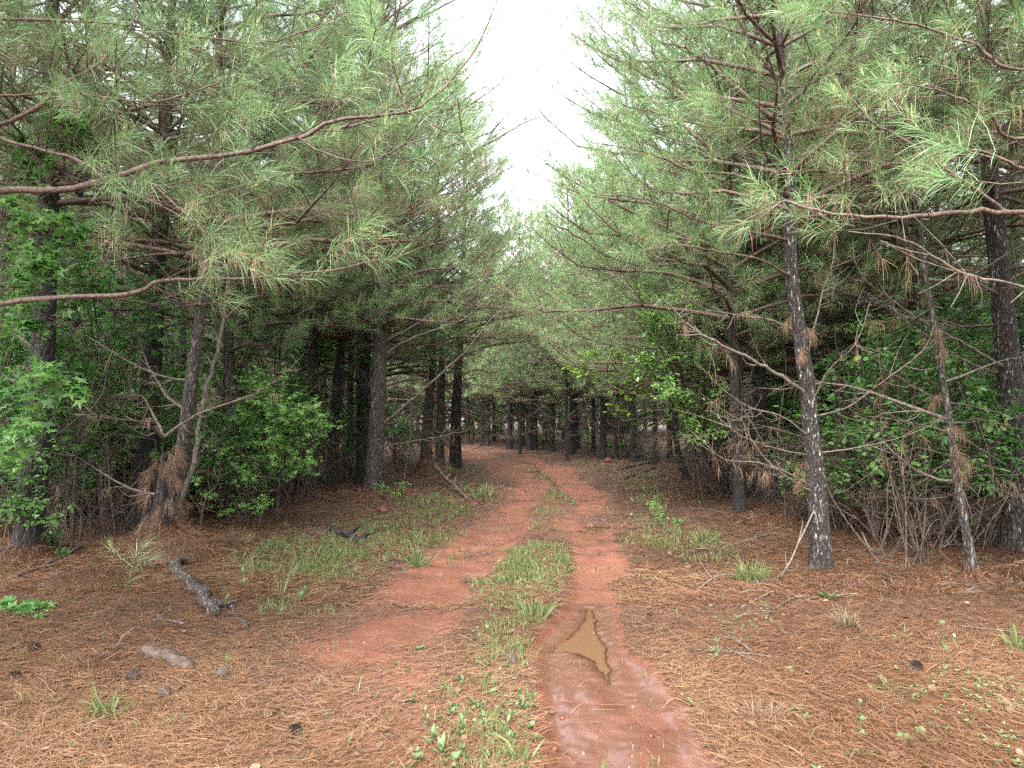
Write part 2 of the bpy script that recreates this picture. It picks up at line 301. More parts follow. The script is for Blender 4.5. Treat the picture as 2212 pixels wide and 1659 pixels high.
def smooth_path(P, n):
    P = np.asarray(P, float); k = len(P)
    if k < 3:
        t = np.linspace(0, 1, n)[:, None]; return P[0] * (1 - t) + P[-1] * t
    Q = np.vstack([2 * P[0] - P[1], P, 2 * P[-1] - P[-2]]); u = np.linspace(0, k - 1 - 1e-6, n); i = u.astype(int); f = (u - i)[:, None]
    a, b, c, d = Q[i], Q[i + 1], Q[i + 2], Q[i + 3]
    return .5 * (2 * b + (c - a) * f + (2 * a - 5 * b + 4 * c - d) * f ** 2 + (3 * b - a - 3 * c + d) * f ** 3)
# one ribbon per needle: n needles from origins O in directions D
def ribbons(g, O, D, L, W, droop, tint, mi=0, seg=2, curl=0.):
    n = len(O)
    if n == 0: return
    L = np.broadcast_to(L, (n,))[:, None]; W = np.broadcast_to(W, (n,))[:, None]; dr = np.broadcast_to(droop, (n,))[:, None]
    S = nrm(np.cross(D, rand_dirs(n))); down = V(0, 0, -1)[None]
    cv = S * curl * L * RNG.uniform(-1, 1, (n, 1)) if curl else 0
    tip = O + nrm(D + down * dr) * L + cv
    if seg == 1:
        v = np.stack([O - S * W / 2, O + S * W / 2, tip], 1).reshape(-1, 3); t = np.arange(3 * n).reshape(-1, 3); r = 3
    else:
        mid = O + nrm(D + down * dr * .35) * L * .52
        v = np.stack([O - S * W / 2, O + S * W / 2, mid + S * W / 2, mid - S * W / 2, tip], 1).reshape(-1, 3)
        b = np.arange(n)[:, None] * 5; t = np.concatenate([b + [[0, 1, 2]], b + [[0, 2, 3]], b + [[3, 2, 4]]]); r = 5
    g.add(v, t, np.repeat(np.broadcast_to(tint, (n,)), r), mi)

# ------------------------------------------------------------------ pine boughs
LOD = {0: dict(n=76, w=.0021, seg=2, sides=6, tw=4), 1: dict(n=50, w=.0046, seg=1, sides=5, tw=3), 2: dict(n=28, w=.0088, seg=1, sides=4, tw=3), 3: dict(n=14, w=.026, seg=1, sides=3, tw=3)}
class Shoots:
    def __init__(s): s.o = []; s.d = []; s.l = []; s.k = []; s.dead = []
    def add(s, o, d, l, dead=0., k=1.): s.o.append(o); s.d.append(d); s.l.append(l); s.dead.append(dead); s.k.append(k)
    def needles(s, g, lod, mi=0, mdead=1, base=.5):
        if not s.o: return
        q = LOD[lod]; o, d, l, dead, k = map(np.array, (s.o, s.d, s.l, s.dead, s.k)); d = nrm(d)
        cnt = np.maximum(3, (q['n'] * k * (.7 + .6 * RNG.random(len(o)))).astype(int)); idx = np.repeat(np.arange(len(o)), cnt); n = len(idx)
        u = RNG.random(n) ** .75; O = o[idx] + d[idx] * (l[idx] * u)[:, None]
        rad = nrm(np.cross(d[idx], rand_dirs(n))); ang = np.radians(72 - 46 * u + RNG.uniform(-14, 14, n))
        D = d[idx] * np.cos(ang)[:, None] + rad * np.sin(ang)[:, None]
        isd = dead[idx] > RNG.random(n)
        st = (RNG.random(len(o)) * .42 + base - .21)[idx]
        tint = np.clip(st + RNG.uniform(-.16, .16, n), 0, .94)
        Ln = RNG.uniform(.11, .19, n)
        a = ~isd
        ribbons(g, O[a], D[a], Ln[a], q['w'] * RNG.uniform(.75, 1.2, a.sum()), RNG.uniform(.05, .5, a.sum()), tint[a], mi, q['seg'])
        if isd.any(): ribbons(g, O[isd], D[isd], Ln[isd], q['w'] * .9, RNG.uniform(.5, 2.8, isd.sum()), RNG.random(isd.sum()), mdead, q['seg'])
        # new candles on the tips
        if lod <= 1:
            c = RNG.random(len(o)) < .3; c &= dead < .3; oo = (o + d * l[:, None])[c]; dd = nrm(d[c] * .5 + V(0, 0, 1))
            for rep in range(12 if lod == 0 else 6):
                ribbons(g, oo + dd * RNG.uniform(0, .05, (len(oo), 1)), nrm(dd + rand_dirs(len(oo)) * .35), RNG.uniform(.03, .07, len(oo)), q['w'] * 1.3, 0., np.full(len(oo), .97), mi, 1)
def bough(gw, sh, P, r0, r1, t0=.25, lod=1, spread=1., deadf=.06, mi=0, dens=1.):
    """wood of one live limb along P, with side twigs and needle shoots from t0 on"""
    P = np.asarray(P, float); seg = np.linalg.norm(np.diff(P, axis=0), axis=1); L = seg.sum(); k = len(P)
    R = np.linspace(r0, r1, k); q = LOD[lod]; gw.tube(P, R, q['sides'], .5, mi, 0, False)
    cum = np.r_[0, np.cumsum(seg)] / L
    def pt(t): return np.array([np.interp(t, cum, P[:, a]) for a in range(3)])
    step = {0: .12, 1: .145, 2: .185, 3: .3}[lod] / L / dens; t = t0 + RNG.random() * step; side = 1
    d_end = nrm(P[-1] - P[-2]); sh.add(P[-1] - d_end * .12, d_end, .22, deadf)
    while t < .97:
        o = pt(t); d = nrm(pt(min(1, t + .04)) - pt(max(0, t - .02))); side = -side
        lat = nrm(np.cross(d, V(0, 0, 1))) * side
        dirv = nrm(d * U(.5, 1.1) + lat * U(.5, 1.1) + V(0, 0, U(-.25, .5)))
        tl = (U(.45, .8) * (1 - t) * min(L, 2.6) * .55 + .18) * spread
        e = o + dirv * tl + V(0, 0, U(-.02, .10) * tl + .03)
        m_ = (o + e) / 2 + V(0, 0, -.06 * tl)
        rt = max(.0034, np.interp(t, [0, 1], [r0, r1]) * .5)
        if lod < 3: gw.tube(np.array([o, m_, e]), [rt, rt * .75, .0024 * (1 + lod * .4)], q['tw'], .5, mi, 0, False)
        de = nrm(e - m_); sh.add(e - de * .14, de, .22, deadf)
        if tl > .35:
            for f in ([.45, .72] if tl > .55 else [.6]):
                b = o + (e - o) * f; dv = nrm(de + nrm(np.cross(de, V(0, 0, 1))) * U(-1, 1) * 1.2 + V(0, 0, U(-.1, .6)))
                ll = U(.16, .34) * spread; e2 = b + dv * ll
                if lod < 2: gw.tube(np.array([b, e2]), [.0034, .0024], q['tw'], .5, mi, 0, False)
                sh.add(e2 - dv * .13, dv, .19, deadf)
        t += step * U(.7, 1.4)
def dead_limb_geo(L, lod=1, tufts=2, up=.25):
    """a bare grey limb starting at the origin and reaching along +X"""
    g = Geo(); n = 9; t = np.linspace(0, 1, n); ph = U(0, 6)
    y = np.cumsum(RNG.normal(0, .03, n)) * L * .35; z = L * (up * t + .10 * np.sin(t * 4 + ph) - .10 * math.sin(ph))
    P = np.c_[t * L, y - y[0], z - z[0]]; r = L * .0095 + .003
    g.tube(P, np.linspace(r, .0022, n), 5, .5, 0, .05, False)
    sh = Shoots()
    for k in range(int(L * RNG.integers(8, 15))):
        i = RNG.integers(1, n - 1); o = P[i]; d = nrm(V(U(.3, 1), U(-1.1, 1.1), U(-.3, .5))); l = U(.15, .55) * L * .5
        c = RNG.normal(0, .16, 3) * l
        Q = smooth_path([o, o + d * l * .5 + c, o + d * l + V(0, 0, U(-.1, .25) * l)], 5); g.tube(Q, np.linspace(r * .38, .0014, 5), 3, .5, 0, 0, False)
        if k < tufts: sh.add(Q[-1] - d * .05, d, .22, 1., .34)
    sh.needles(g, min(2, max(lod, 0)), 1, 1)
    return g
def trunk_path(H, lean=.02, wob=.04):
    n = 26; z = np.linspace(0, 1, n) ** 1.25 * H; a = U(0, 6.28)
    x = np.cumsum(RNG.normal(0, wob / n ** .5, n)) + math.cos(a) * lean * z; y = np.cumsum(RNG.normal(0, wob / n ** .5, n)) + math.sin(a) * lean * z
    return np.c_[x - x[0], y - y[0], z]
def trunk_radius(z, H, r): return r * np.clip(1 - z / H, .03, 1) ** 1.15 * (1 + .28 * np.exp(-z / .12))
def bark_tube(g, Q, H, r, sides):
    z = np.maximum(0, Q[:, 2]); R = trunk_radius(z, H, r); g.tube(Q, R, sides, .5, 0, 0, False)
    v = g.v[-1].reshape(len(Q), sides, 3); th = np.linspace(0, 2 * math.pi, sides, endpoint=False)[None]; zz = z[:, None]; s_ = U(0, 90)
    px = np.cos(th) * 5 * (r / .12); py = np.sin(th) * 5 * (r / .12)
    n = vnoise(px * 1.2 + s_, py * 1.2 + zz * 6.5, 1, 71) + .6 * vnoise(px * 2.4 + s_, py * 2.4 - zz * 14, 1, 72)
    ridge = np.clip(np.abs(n) * 4, 0, 1) ** .6; root = .30 * np.exp(-zz / .16) * (vnoise(np.cos(th) * 1.6 + s_, np.sin(th) * 1.6, 1, 73) + .2)
    k = 1 + (ridge - .6) * min(.16, .011 / r) * 1.3 + root + .12 * vnoise(zz * 2.2 + s_, 0 * th, 1, 74)
    g.v[-1] = (Q[:, None] + (v - Q[:, None]) * k[..., None]).reshape(-1, 3)
def add_trunk(g, P, r, H, sides=14, mi=0):
    z = P[:, 2] - P[0, 2]; Q = P.copy(); Q[0, 2] -= .12
    n = 60 if sides > 10 else 22
    Q = smooth_path(Q, n); z = np.maximum(0, Q[:, 2] - P[0, 2]); g.tube(Q, trunk_radius(z, H, r), sides, .5, mi, .06 if sides > 10 else .04, False)
def grow_crown(P, H, zlive, Lmax, lod, r, deadf=.06, dens=1., arcs=None, wood=None, ztop=99):
    gw = wood or Geo(); sh = Shoots(); z = zlive
    while z < H - .25 and z < ztop:
        c = np.array([np.interp(z, P[:, 2], P[:, a]) for a in range(3)]); f = (z - zlive) / (H - zlive)
        nb = RNG.integers(3, 6) if lod < 3 else 3; a0 = U(0, 6.28)
        for k in range(nb):
            a = a0 + k * 2 * math.pi / nb + U(-.35, .35)
            if arcs and not arcs(a, z): continue
            Lb = Lmax * (1 - f) ** .62 * U(.7, 1.15) + .22; el = math.radians(8 + 48 * f + U(-8, 12))
            d = V(math.cos(a) * math.cos(el), math.sin(a) * math.cos(el), math.sin(el)); lat = V(-math.sin(a), math.cos(a), 0)
            m1 = c + d * Lb * .35 + lat * U(-.05, .05) * Lb; m2 = c + d * Lb * .7 + lat * U(-.09, .09) * Lb - V(0, 0, .07 * Lb * (1 - f)); e = c + d * Lb + lat * U(-.15, .15) * Lb + V(0, 0, .06 * Lb)
            bough(gw, sh, smooth_path([c, m1, m2, e], 7 if lod < 2 else 4), .008 + .0085 * Lb, .0028, .3 if lod < 3 else .35, lod, 1., deadf * (2.2 if f < .25 else 1), 1, dens)
        z += U(.28, .42) * (1 if lod < 3 else 1.3)
    sh.add(P[-1] - V(0, 0, .2), V(0, 0, 1.), .3, 0)
    sh.needles(gw, lod, 0, 2, .5)
    return gw

# ------------------------------------------------------------------ tagging
def tag(o, label, cat, group=None):
    o['label'] = label; o['category'] = cat
    if group: o['group'] = group
    return o
def empty(name, loc, rz=0., label=None, cat=None, group=None):
    o = bpy.data.objects.new(name, None); o.empty_display_size = .2; COL.objects.link(o); o.location = loc; o.rotation_euler = (0, 0, rz)
    if label: tag(o, label, cat, group)
    return o
def child(name, me, parent, loc=(0, 0, 0), rot=(0, 0, 0), s=1.):
    o = bpy.data.objects.new(name, me); COL.objects.link(o); o.parent = parent; o.location = loc; o.rotation_euler = rot; o.scale = (s, s, s); return o

# ------------------------------------------------------------------ GROUND
def axis(parts):
    a = [parts[0][0]]
    for lo, hi, st in parts:
        n = max(1, int(round((hi - lo) / st))); a += list(np.linspace(lo, hi, n + 1)[1:])
    return np.array(a)
xs = axis([(-160, -40, 12), (-40, -14, 1.3), (-14, -6, .16), (-6, -2.2, .06), (-2.2, 2.6, .022), (2.6, 6, .06), (6, 14, .16), (14, 40, 1.3), (40, 160, 12)])
ys = axis([(-60, -6, 6), (-6, 2.4, .3), (2.4, 6.6, .022), (6.6, 11, .04), (11, 20, .09), (20, 40, .25), (40, 70, 2), (70, 200, 13)])
X, Y = np.meshgrid(xs, ys); Z = height(X, Y)
Z[:, 0] = Z[:, -1] = 0
nx, ny = len(xs), len(ys)
g = Geo(); i = (np.arange(ny - 1)[:, None] * nx + np.arange(nx - 1)[None]).ravel()
g.add(np.c_[X.ravel(), Y.ravel(), Z.ravel()], np.concatenate([np.c_[i, i + 1, i + nx + 1], np.c_[i, i + nx + 1, i + nx]]))
ground = g.build('ground', 'ground'); ground['kind'] = 'structure'
mud, mr_, ml_ = masks(X, Y)
pi = np.maximum(inside(PUD, X, Y), inside(PUD2, X, Y))
wet = mr_ * sstep(8.5, 5.5, Y) * (.75 + .25 * sstep(6.5, 4.5, Y)); wet = np.maximum(wet, mr_ * .45 * sstep(16, 10, Y) * sstep(0, .2, vnoise(X, Y, 1.4, 21))); wet = np.maximum(wet, ml_ * .30 * sstep(-.1, .3, vnoise(X, Y, 1.2, 22)))
wet = np.maximum(wet, sstep(-.25, -.05, pi) * mr_)
ca = ground.data.color_attributes.new('zone', 'FLOAT_COLOR', 'POINT')
ca.data.foreach_set('color', np.stack([mud, wet, mud * 0, mud * 0 + 1], -1).astype(np.float32).ravel())

# puddle
gx, gy = np.meshgrid(np.arange(.1, .95, .012), np.arange(4.4, 6.5, .012)); k = gx.shape[1]
g = Geo(); i = (np.arange(gx.shape[0] - 1)[:, None] * k + np.arange(k - 1)[None]).ravel()
msk = (np.maximum(inside(PUD, gx, gy), inside(PUD2, gx, gy)) > -.12).ravel(); i = i[msk[i]]
g.add(np.c_[gx.ravel(), gy.ravel(), np.full(gx.size, LEVEL)], np.concatenate([np.c_[i, i + 1, i + k + 1], np.c_[i, i + k + 1, i + k]]), sstep(.0, .009, LEVEL - height(gx, gy).ravel()))
pd = g.build('puddle', 'water'); pd['kind'] = 'structure'

# ------------------------------------------------------------------ STRAW, LEAVES, GRASS (stuff)
def scatter(n, x0, x1, y0, y1, dens=None):
    # density falls with distance so that it looks even in the picture
    u = RNG.random(n); y = 1 / (1 / y0 + (1 / y1 - 1 / y0) * u); hw = .74 * y + .6
    x = RNG.uniform(-1, 1, n) * hw; ok = (x > x0) & (x < x1)
    if dens is not None: ok &= RNG.random(n) < dens(x, y)
    return x[ok], y[ok]
def straw_d(x, y):
    m, r, l = masks(x, y); pu = np.maximum(inside(PUD, x, y), inside(PUD2, x, y))
    return np.where(pu > -.02, 0, np.maximum(np.clip(1 - m, .02, 1) ** 1.9, .018)) * np.where(r > .5, .5, 1)
def straw(n, y0, y1, wd):
    x, y = scatter(n, -20, 20, y0, y1, straw_d); m = len(x); z = height(x, y) + RNG.exponential(.008, m)
    yaw = vnoise(x, y, .9, 31) * 3.2 + RNG.normal(0, .85, m) + .2; flip = RNG.random(m) < .5; yaw = yaw + math.pi * flip
    el = RNG.normal(0.03, .12, m); D = np.c_[np.cos(yaw) * np.cos(el), np.sin(yaw) * np.cos(el), np.sin(el)]
    g = Geo(); L = RNG.uniform(.07, .17, m); W = wd * RNG.uniform(.7, 1.3, m); O = np.c_[x, y, z + .004]
    S = nrm(np.cross(D, V(0, 0, 1)[None])) ; bend = S * (RNG.normal(0, .12, m) * L)[:, None]
    mid = O + D * (L * .5)[:, None] + bend + V(0, 0, .004); tip = O + D * L[:, None]; tip[:, 2] = np.maximum(tip[:, 2], height(tip[:, 0], tip[:, 1], False) - .004)
    S = nrm(S + V(0, 0, 1)[None] * RNG.uniform(-.6, .6, (m, 1))); w_ = W[:, None] / 2
    v = np.stack([O - S * w_, O + S * w_, mid + S * w_, mid - S * w_, tip], 1).reshape(-1, 3); b = np.arange(m)[:, None] * 5
    t = np.concatenate([b + [[0, 1, 2]], b + [[0, 2, 3]], b + [[3, 2, 4]]])
    tint = np.clip(.52 - .14 * sstep(.8, 2.5, x) * sstep(3, 5, y) + vnoise(x, y, .8, 32) * .5 + RNG.normal(0, .22, m), 0, 1); g.add(v, t, np.repeat(tint, 5)); return g
g = straw(260000, 2.6, 6.5, .0021); h = straw(170000, 6.2, 14, .0038); h2 = straw(90000, 13, 32, .008)
for q in (h, h2):
    for v_, t_, c_ in zip(q.v, q.t, q.c): g.add(v_, t_, c_)
o = g.build('pine_straw', 'straw'); o['kind'] = 'stuff'; o['label'] = 'loose orange brown pine needles strewn over the ground'

def star_leaf(lobes=5):
    a = []; 
    for k in range(lobes):
        th = math.radians(90 + (k - (lobes - 1) / 2) * 62); R = [.72, .95, 1.0, .95, .72][k] if lobes == 5 else 1
        a.append((th, R)); 
        if k < lobes - 1: a.append((th + math.radians(31), .40))
    P = [(0, -.02, 0)] + [(R * math.cos(t), R * math.sin(t), -.12 * R * R) for t, R in a]; P.append((0, -.05, 0))
    n = len(a); T = [(0, k + 1, k + 2) for k in range(n - 1)]
    return np.array(P) * [1, 1, 1], np.array(T)
def oval_leaf(wd=.28, fold=.06):
    P = [(0, 0, 0), (wd * .75, .3, fold), (wd, .58, fold), (wd * .55, .85, fold * .5), (0, 1, -.04), (-wd * .55, .85, fold * .5), (-wd, .58, fold), (-wd * .75, .3, fold), (0, .5, -.02)]
    T = [(8, k, k + 1) for k in range(7)] + [(8, 7, 0)]; return np.array(P), np.array(T)
def round_leaf():
    n = 9; P = [(0, .1, .0)] + [(.55 * math.sin(t), .5 - .55 * math.cos(t) * (1 if abs(t - math.pi) > .5 else 1.15), .08 * abs(math.sin(t))) for t in np.linspace(.25, 2 * math.pi - .25, n)]
    return np.array(P), np.array([(0, k, k + 1) for k in range(1, n)])
LEAF = dict(star=star_leaf(), oval=oval_leaf(), wide=oval_leaf(.36), thin=oval_leaf(.15, .03), round=round_leaf())
def leaves(g, kind, O, fwd, up, size, tint, mi=0):
    P, T = LEAF[kind]; n = len(O)
    if n == 0: return
    f = nrm(fwd); s = nrm(np.cross(f, up)); u = np.cross(s, f); sz = np.broadcast_to(size, (n,))[:, None, None]
    v = O[:, None] + (s[:, None] * P[None, :, :1] + f[:, None] * P[None, :, 1:2] + u[:, None] * P[None, :, 2:3]) * sz
    t = np.arange(n)[:, None, None] * len(P) + T[None]; g.add(v.reshape(-1, 3), t.reshape(-1, 3), np.repeat(np.broadcast_to(tint, (n,)), len(P)), mi)

# fallen leaves
x, y = scatter(1300, -14, 14, 2.8, 22, lambda x, y: np.where(masks(x, y)[0] > .5, .03, .35 + .65 * (x > 1.6))); n = len(x)
g = Geo(); leaves(g, 'wide', np.c_[x, y, height(x, y) + .015], np.c_[RNG.normal(size=n), RNG.normal(size=n), RNG.uniform(-.2, .3, n)], nrm(np.c_[RNG.normal(0, .35, n), RNG.normal(0, .35, n), np.ones(n)]), RNG.uniform(.03, .07, n), RNG.random(n) ** 1.5)
o = g.build('leaf_litter', 'leaflit'); o['kind'] = 'stuff'; o['label'] = 'pale fallen oak leaves lying on the pine straw'

def grass_density(x, y):
    n = vnoise(x, y, 1.1, 41) + vnoise(x, y, 4.0, 42) * .7
    c = sstep(-.08, .14, inside(CENTRE, x, y) + n * .3) * sstep(-.35, .4, n + .02) * np.where(y < 4.8, .55, 1)
    v = sstep(-.1, .3, inside(VERGE, x, y) + n * .9) * (.2 + .5 * sstep(-.2, .3, n))
    v2 = sstep(-.1, .3, inside(VERGE2, x, y) + n * .6) * .3
    bare = (1 - masks(x, y)[0] * .93)
    return np.clip(np.maximum(np.maximum(c, v), v2), 0, 1) * bare + .004
def blades(g, x, y, hmin, hmax, wd, per=6, mi=0, tb=.5, flop=.6):
    n = len(x); z = height(x, y, False); idx = np.repeat(np.arange(n), per); m = len(idx); a = U(0, 6.28, m); lean = RNG.random(m) * flop
    D = np.c_[np.cos(a) * lean, np.sin(a) * lean, np.ones(m)]; O = np.c_[x[idx] + RNG.normal(0, .012, m), y[idx] + RNG.normal(0, .012, m), z[idx] - .01]
    t0 = np.clip(tb + RNG.normal(0, .2, n), 0, 1)[idx]; ribbons(g, O, nrm(D), RNG.uniform(hmin, hmax, m), wd * RNG.uniform(.6, 1.3, m), RNG.uniform(0, .7, m), np.clip(t0 + RNG.normal(0, .14, m), 0, 1), mi, 2)
g = Geo()
x, y = scatter(60000, -6, 6, 3.0, 7.5, grass_density); blades(g, x, y, .025, .10, .005, 4)
x, y = scatter(40000, -6, 6, 7, 14, grass_density); blades(g, x, y, .03, .12, .008, 5)
x, y = scatter(18000, -6, 6, 13, 32, grass_density); blades(g, x, y, .04, .16, .014, 5, 0, .6)
x, y = scatter(2600, -6, 6, 3.4, 16, lambda x, y: grass_density(x, y) * .5 * (inside(VERGE, x, y) > -.3)); blades(g, x, y, .12, .26, .006, 6, 0, .65)
o = g.build('grass', 'grass'); o['kind'] = 'stuff'; o['label'] = 'thin yellow green grass along the crown and verges of the track'

def weed_rosettes(g, x, y, size, kind='oval', per=6, mi=0, rise=.5, tb=.5):
    n = len(x); z = height(x, y, False); idx = np.repeat(np.arange(n), per); m = len(idx); a = np.tile(np.arange(per) * 2.4, n) + U(0, 6.28, n)[idx]; el = RNG.uniform(.15, rise + .35, m)
    f = np.c_[np.cos(a) * np.cos(el), np.sin(a) * np.cos(el), np.sin(el)]; up = np.c_[-np.cos(a) * np.sin(el), -np.sin(a) * np.sin(el), np.cos(el)]
    sz = (size * RNG.uniform(.5, 1.4, n))[idx] * RNG.uniform(.7, 1.15, m); hh = RNG.uniform(0, .5, m) * sz
    leaves(g, kind, np.c_[x[idx], y[idx], z[idx] + hh], f, up, sz, np.clip(tb + RNG.normal(0, .22, n)[idx] + RNG.normal(0, .1, m), 0, 1), mi)
def centre_d(x, y): return sstep(-.1, .2, inside(CENTRE, x, y) + vnoise(x, y, 1.6, 45) * .4) * (1 - masks(x, y)[0] * .9) * sstep(-.3, .3, vnoise(x, y, 2.2, 46)) * np.where(y < 7.5, 1, .3)
g = Geo()
x, y = scatter(3600, -6, 6, 3.0, 13, centre_d); weed_rosettes(g, x, y, .033, 'oval', 6)
x, y = scatter(2600, -6, 6, 3.0, 13, centre_d); weed_rosettes(g, x, y, .05, 'thin', 6, 0, 1.1)
x, y = scatter(800, -6, 6, 3.2, 16, lambda x, y: sstep(-.1, .3, inside(VERGE, x, y)) * .8); weed_rosettes(g, x, y, .05, 'oval', 6, 0, .9)
x, y = scatter(260, -6, 6, 3.0, 12, lambda x, y: (1 - masks(x, y)[0]) * .6); weed_rosettes(g, x, y, .03, 'oval', 5)
x, y = scatter(2600, -6, 6, 2.9, 4.9, lambda x, y: sstep(-.12, .1, inside(CENTRE, x, y) + vnoise(x, y, 3, 48) * .3) * (1 - masks(x, y)[0])); weed_rosettes(g, x, y, .026, 'oval', 6, 0, .9); weed_rosettes(g, x[::3], y[::3], .042, 'thin', 5, 0, 1.2)
o = g.build('weeds', 'weed'); o['kind'] = 'stuff'; o['label'] = 'small broad leaved weeds on the crown of the track'
def clover(st, n, name, label):
    x, y = scatter(n, -9, 9, 2.9, 8, lambda x, y: sstep(-.05, .12, inside(st, x, y) + vnoise(x, y, 6, 47) * .3)); g = Geo()
    for k in range(3):
        m = len(x); idx = np.arange(m); z = height(x, y, False) + .012 + k * .012
        for q in range(4):
            a = U(0, 6.28, m); leaves(g, 'oval', np.c_[x, y, z], np.c_[np.cos(a), np.sin(a), np.full(m, .4)], np.tile(V(0, 0, 1), (m, 1)), RNG.uniform(.010, .022, m), np.clip(.75 + RNG.normal(0, .2, m), 0, 1))
    o = g.build(name, 'weed'); o['kind'] = 'stuff'; o['label'] = label
clover(CLOVER, 5200, 'ground_cover', 'pale green mat of tiny leaves on the pine straw right of the puddle')
clover(CLOVER2, 5000, 'ground_cover', 'loose patch of tiny green leaves on the straw, lower right')

# grit and crumbs of clay in the ruts
x, y = scatter(9000, -3, 3, 2.9, 16, lambda x, y: sstep(.4, .8, masks(x, y)[0]) * (.25 + .75 * sstep(0, .3, vnoise(x, y, 2.6, 61))) * (np.maximum(inside(PUD, x, y), inside(PUD2, x, y)) < -.03)); m = len(x); z = height(x, y)
Rr = RNG.exponential(.0028, m) + .0015; v = np.array([(1, 0, 0), (0, 1, 0), (-1, 0, 0), (0, -1, 0), (0, 0, 1), (0, 0, -1)], float); t = np.array([(0, 1, 4), (1, 2, 4), (2, 3, 4), (3, 0, 4), (1, 0, 5), (2, 1, 5), (3, 2, 5), (0, 3, 5)])
g = Geo(); vv = np.c_[x, y, z][:, None] + v[None] * Rr[:, None, None] * RNG.uniform(.5, 1.4, (m, 6, 1)); g.add(vv.reshape(-1, 3), (np.arange(m)[:, None, None] * 6 + t[None]).reshape(-1, 3), np.repeat(RNG.random(m), 6))
M['grit'] = tint_mat('clay_grit', [(0, (.030, .013, .009)), (.6, (.10, .038, .024)), (1, (.19, .10, .07))], .7, .4, .0)
o = g.build('grit', 'grit', None, False); o['kind'] = 'stuff'; o['label'] = 'crumbs of red clay and grit in the wheel ruts'

# ------------------------------------------------------------------ PINES
def make_variant(k, lod, H, r, zlive, Lmax, deadf=.06, dens=1., barkm='bark', bake_dead=0, nm='needle'):
    P = trunk_path(H, .015); gt = Geo(); add_trunk(gt, P, r, H, 14 if lod < 2 else 8)
    for q in range(bake_dead):
        z = U(.7, zlive + 1.2); a = U(0, 6.28); L = U(.5, 1.7); l = smooth_path([(0, 0, 0), (L * .5, U(-.1, .1), L * U(0, .25)), (L, U(-.3, .3), L * U(-.1, .4))], 4)
        c, s = math.cos(a), math.sin(a); b = np.array([np.interp(z, P[:, 2], P[:, i_]) for i_ in range(3)]); l = np.c_[l[:, 0] * c - l[:, 1] * s, l[:, 0] * s + l[:, 1] * c, l[:, 2]] + b
        gt.tube(l, [.009, .007, .0045, .0025], 3, .5, 1, 0, False)
        for w_ in range(6):
            e = l[RNG.integers(1, 4)]; dv = RNG.normal(0, .2, 3); gt.tube(np.array([e, e + dv * .5 + RNG.normal(0, .03, 3), e + dv]), [.0038, .003, .002], 3, .5, 1, 0, False)
        if RNG.random() < .6:
            sh = Shoots(); sh.add(l[-1] - nrm(l[-1] - l[-2]) * .3, nrm(l[-1] - l[-2]), .45, 1., .6 if lod > 1 else .4); sh.needles(gt, lod, 2, 2)
    gc = grow_crown(P, H, zlive, Lmax, lod, r, deadf, dens)
    return dict(P=P, H=H, r=r, zlive=zlive, trunk=gt.mesh('trunk', [barkm, 'dead', 'brown']), crown=gc.mesh('crown', [nm, 'twig', 'brown'], False))
VAR = dict(
    edge0=[make_variant(k, 0, U(10, 11.5), U(.09, .12), U(2.1, 2.7), 2.7, .12) for k in range(2)],
    edge1=[make_variant(k, 1, U(9.8, 11.5), U(.075, .105), U(2.2, 2.8), 3.05, .08, barkm=['bark', 'bark_red'][k % 2]) for k in range(3)],
    edge2=[make_variant(k, 2, U(9.3, 11), U(.075, .105), U(2.0, 2.7), 2.9, .06, bake_dead=40) for k in range(3)],
    deep1=[make_variant(k, 1, U(9.5, 11), U(.055, .105), U(3.8, 4.6), 2.1, .22, .55, bake_dead=80) for k in range(2)],
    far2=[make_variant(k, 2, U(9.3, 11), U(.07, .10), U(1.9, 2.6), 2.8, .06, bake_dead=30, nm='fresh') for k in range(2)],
    deep2=[make_variant(k, 2, U(9.5, 11), U(.055, .10), U(3.2, 4.4), 2.1, .18, .6, bake_dead=70) for k in range(3)])
DEAD = [dead_limb_geo(U(.9, 1.9), 1, int(RNG.integers(0, 5)), U(.0, .45)).mesh('dead_limb', ['dead', 'brown'], True) for k in range(12)]
def pine(kind, x, y, label, group, s=1., nd=0, k=None, rz=None, lean=None, name='pine_tree', zr=(.3, 1.)):
    vs = VAR[kind]; v = vs[RNG.integers(len(vs)) if k is None else k]
    t = empty(name, (x, y, gz(x, y)), U(0, 6.28) if rz is None else rz, label, 'tree', group); t.scale = (s, s, s)
    t.rotation_euler[0], t.rotation_euler[1] = U(-.035, .035), U(-.035, .035)
    if lean: t.rotation_euler[0], t.rotation_euler[1] = lean; t.rotation_euler[2] = 0 if rz is None else rz
    child('trunk', v['trunk'], t); child('crown', v['crown'], t)
    for q in range(nd):
        z = U(zr[0], (v['zlive'] + .8) * zr[1]); b = [float(np.interp(z, v['P'][:, 2], v['P'][:, a])) for a in range(3)]
        child('dead_limb', DEAD[RNG.integers(len(DEAD))], t, b, (0, U(-.25, .15), U(0, 6.28)), U(.6, 1.05))
    return t

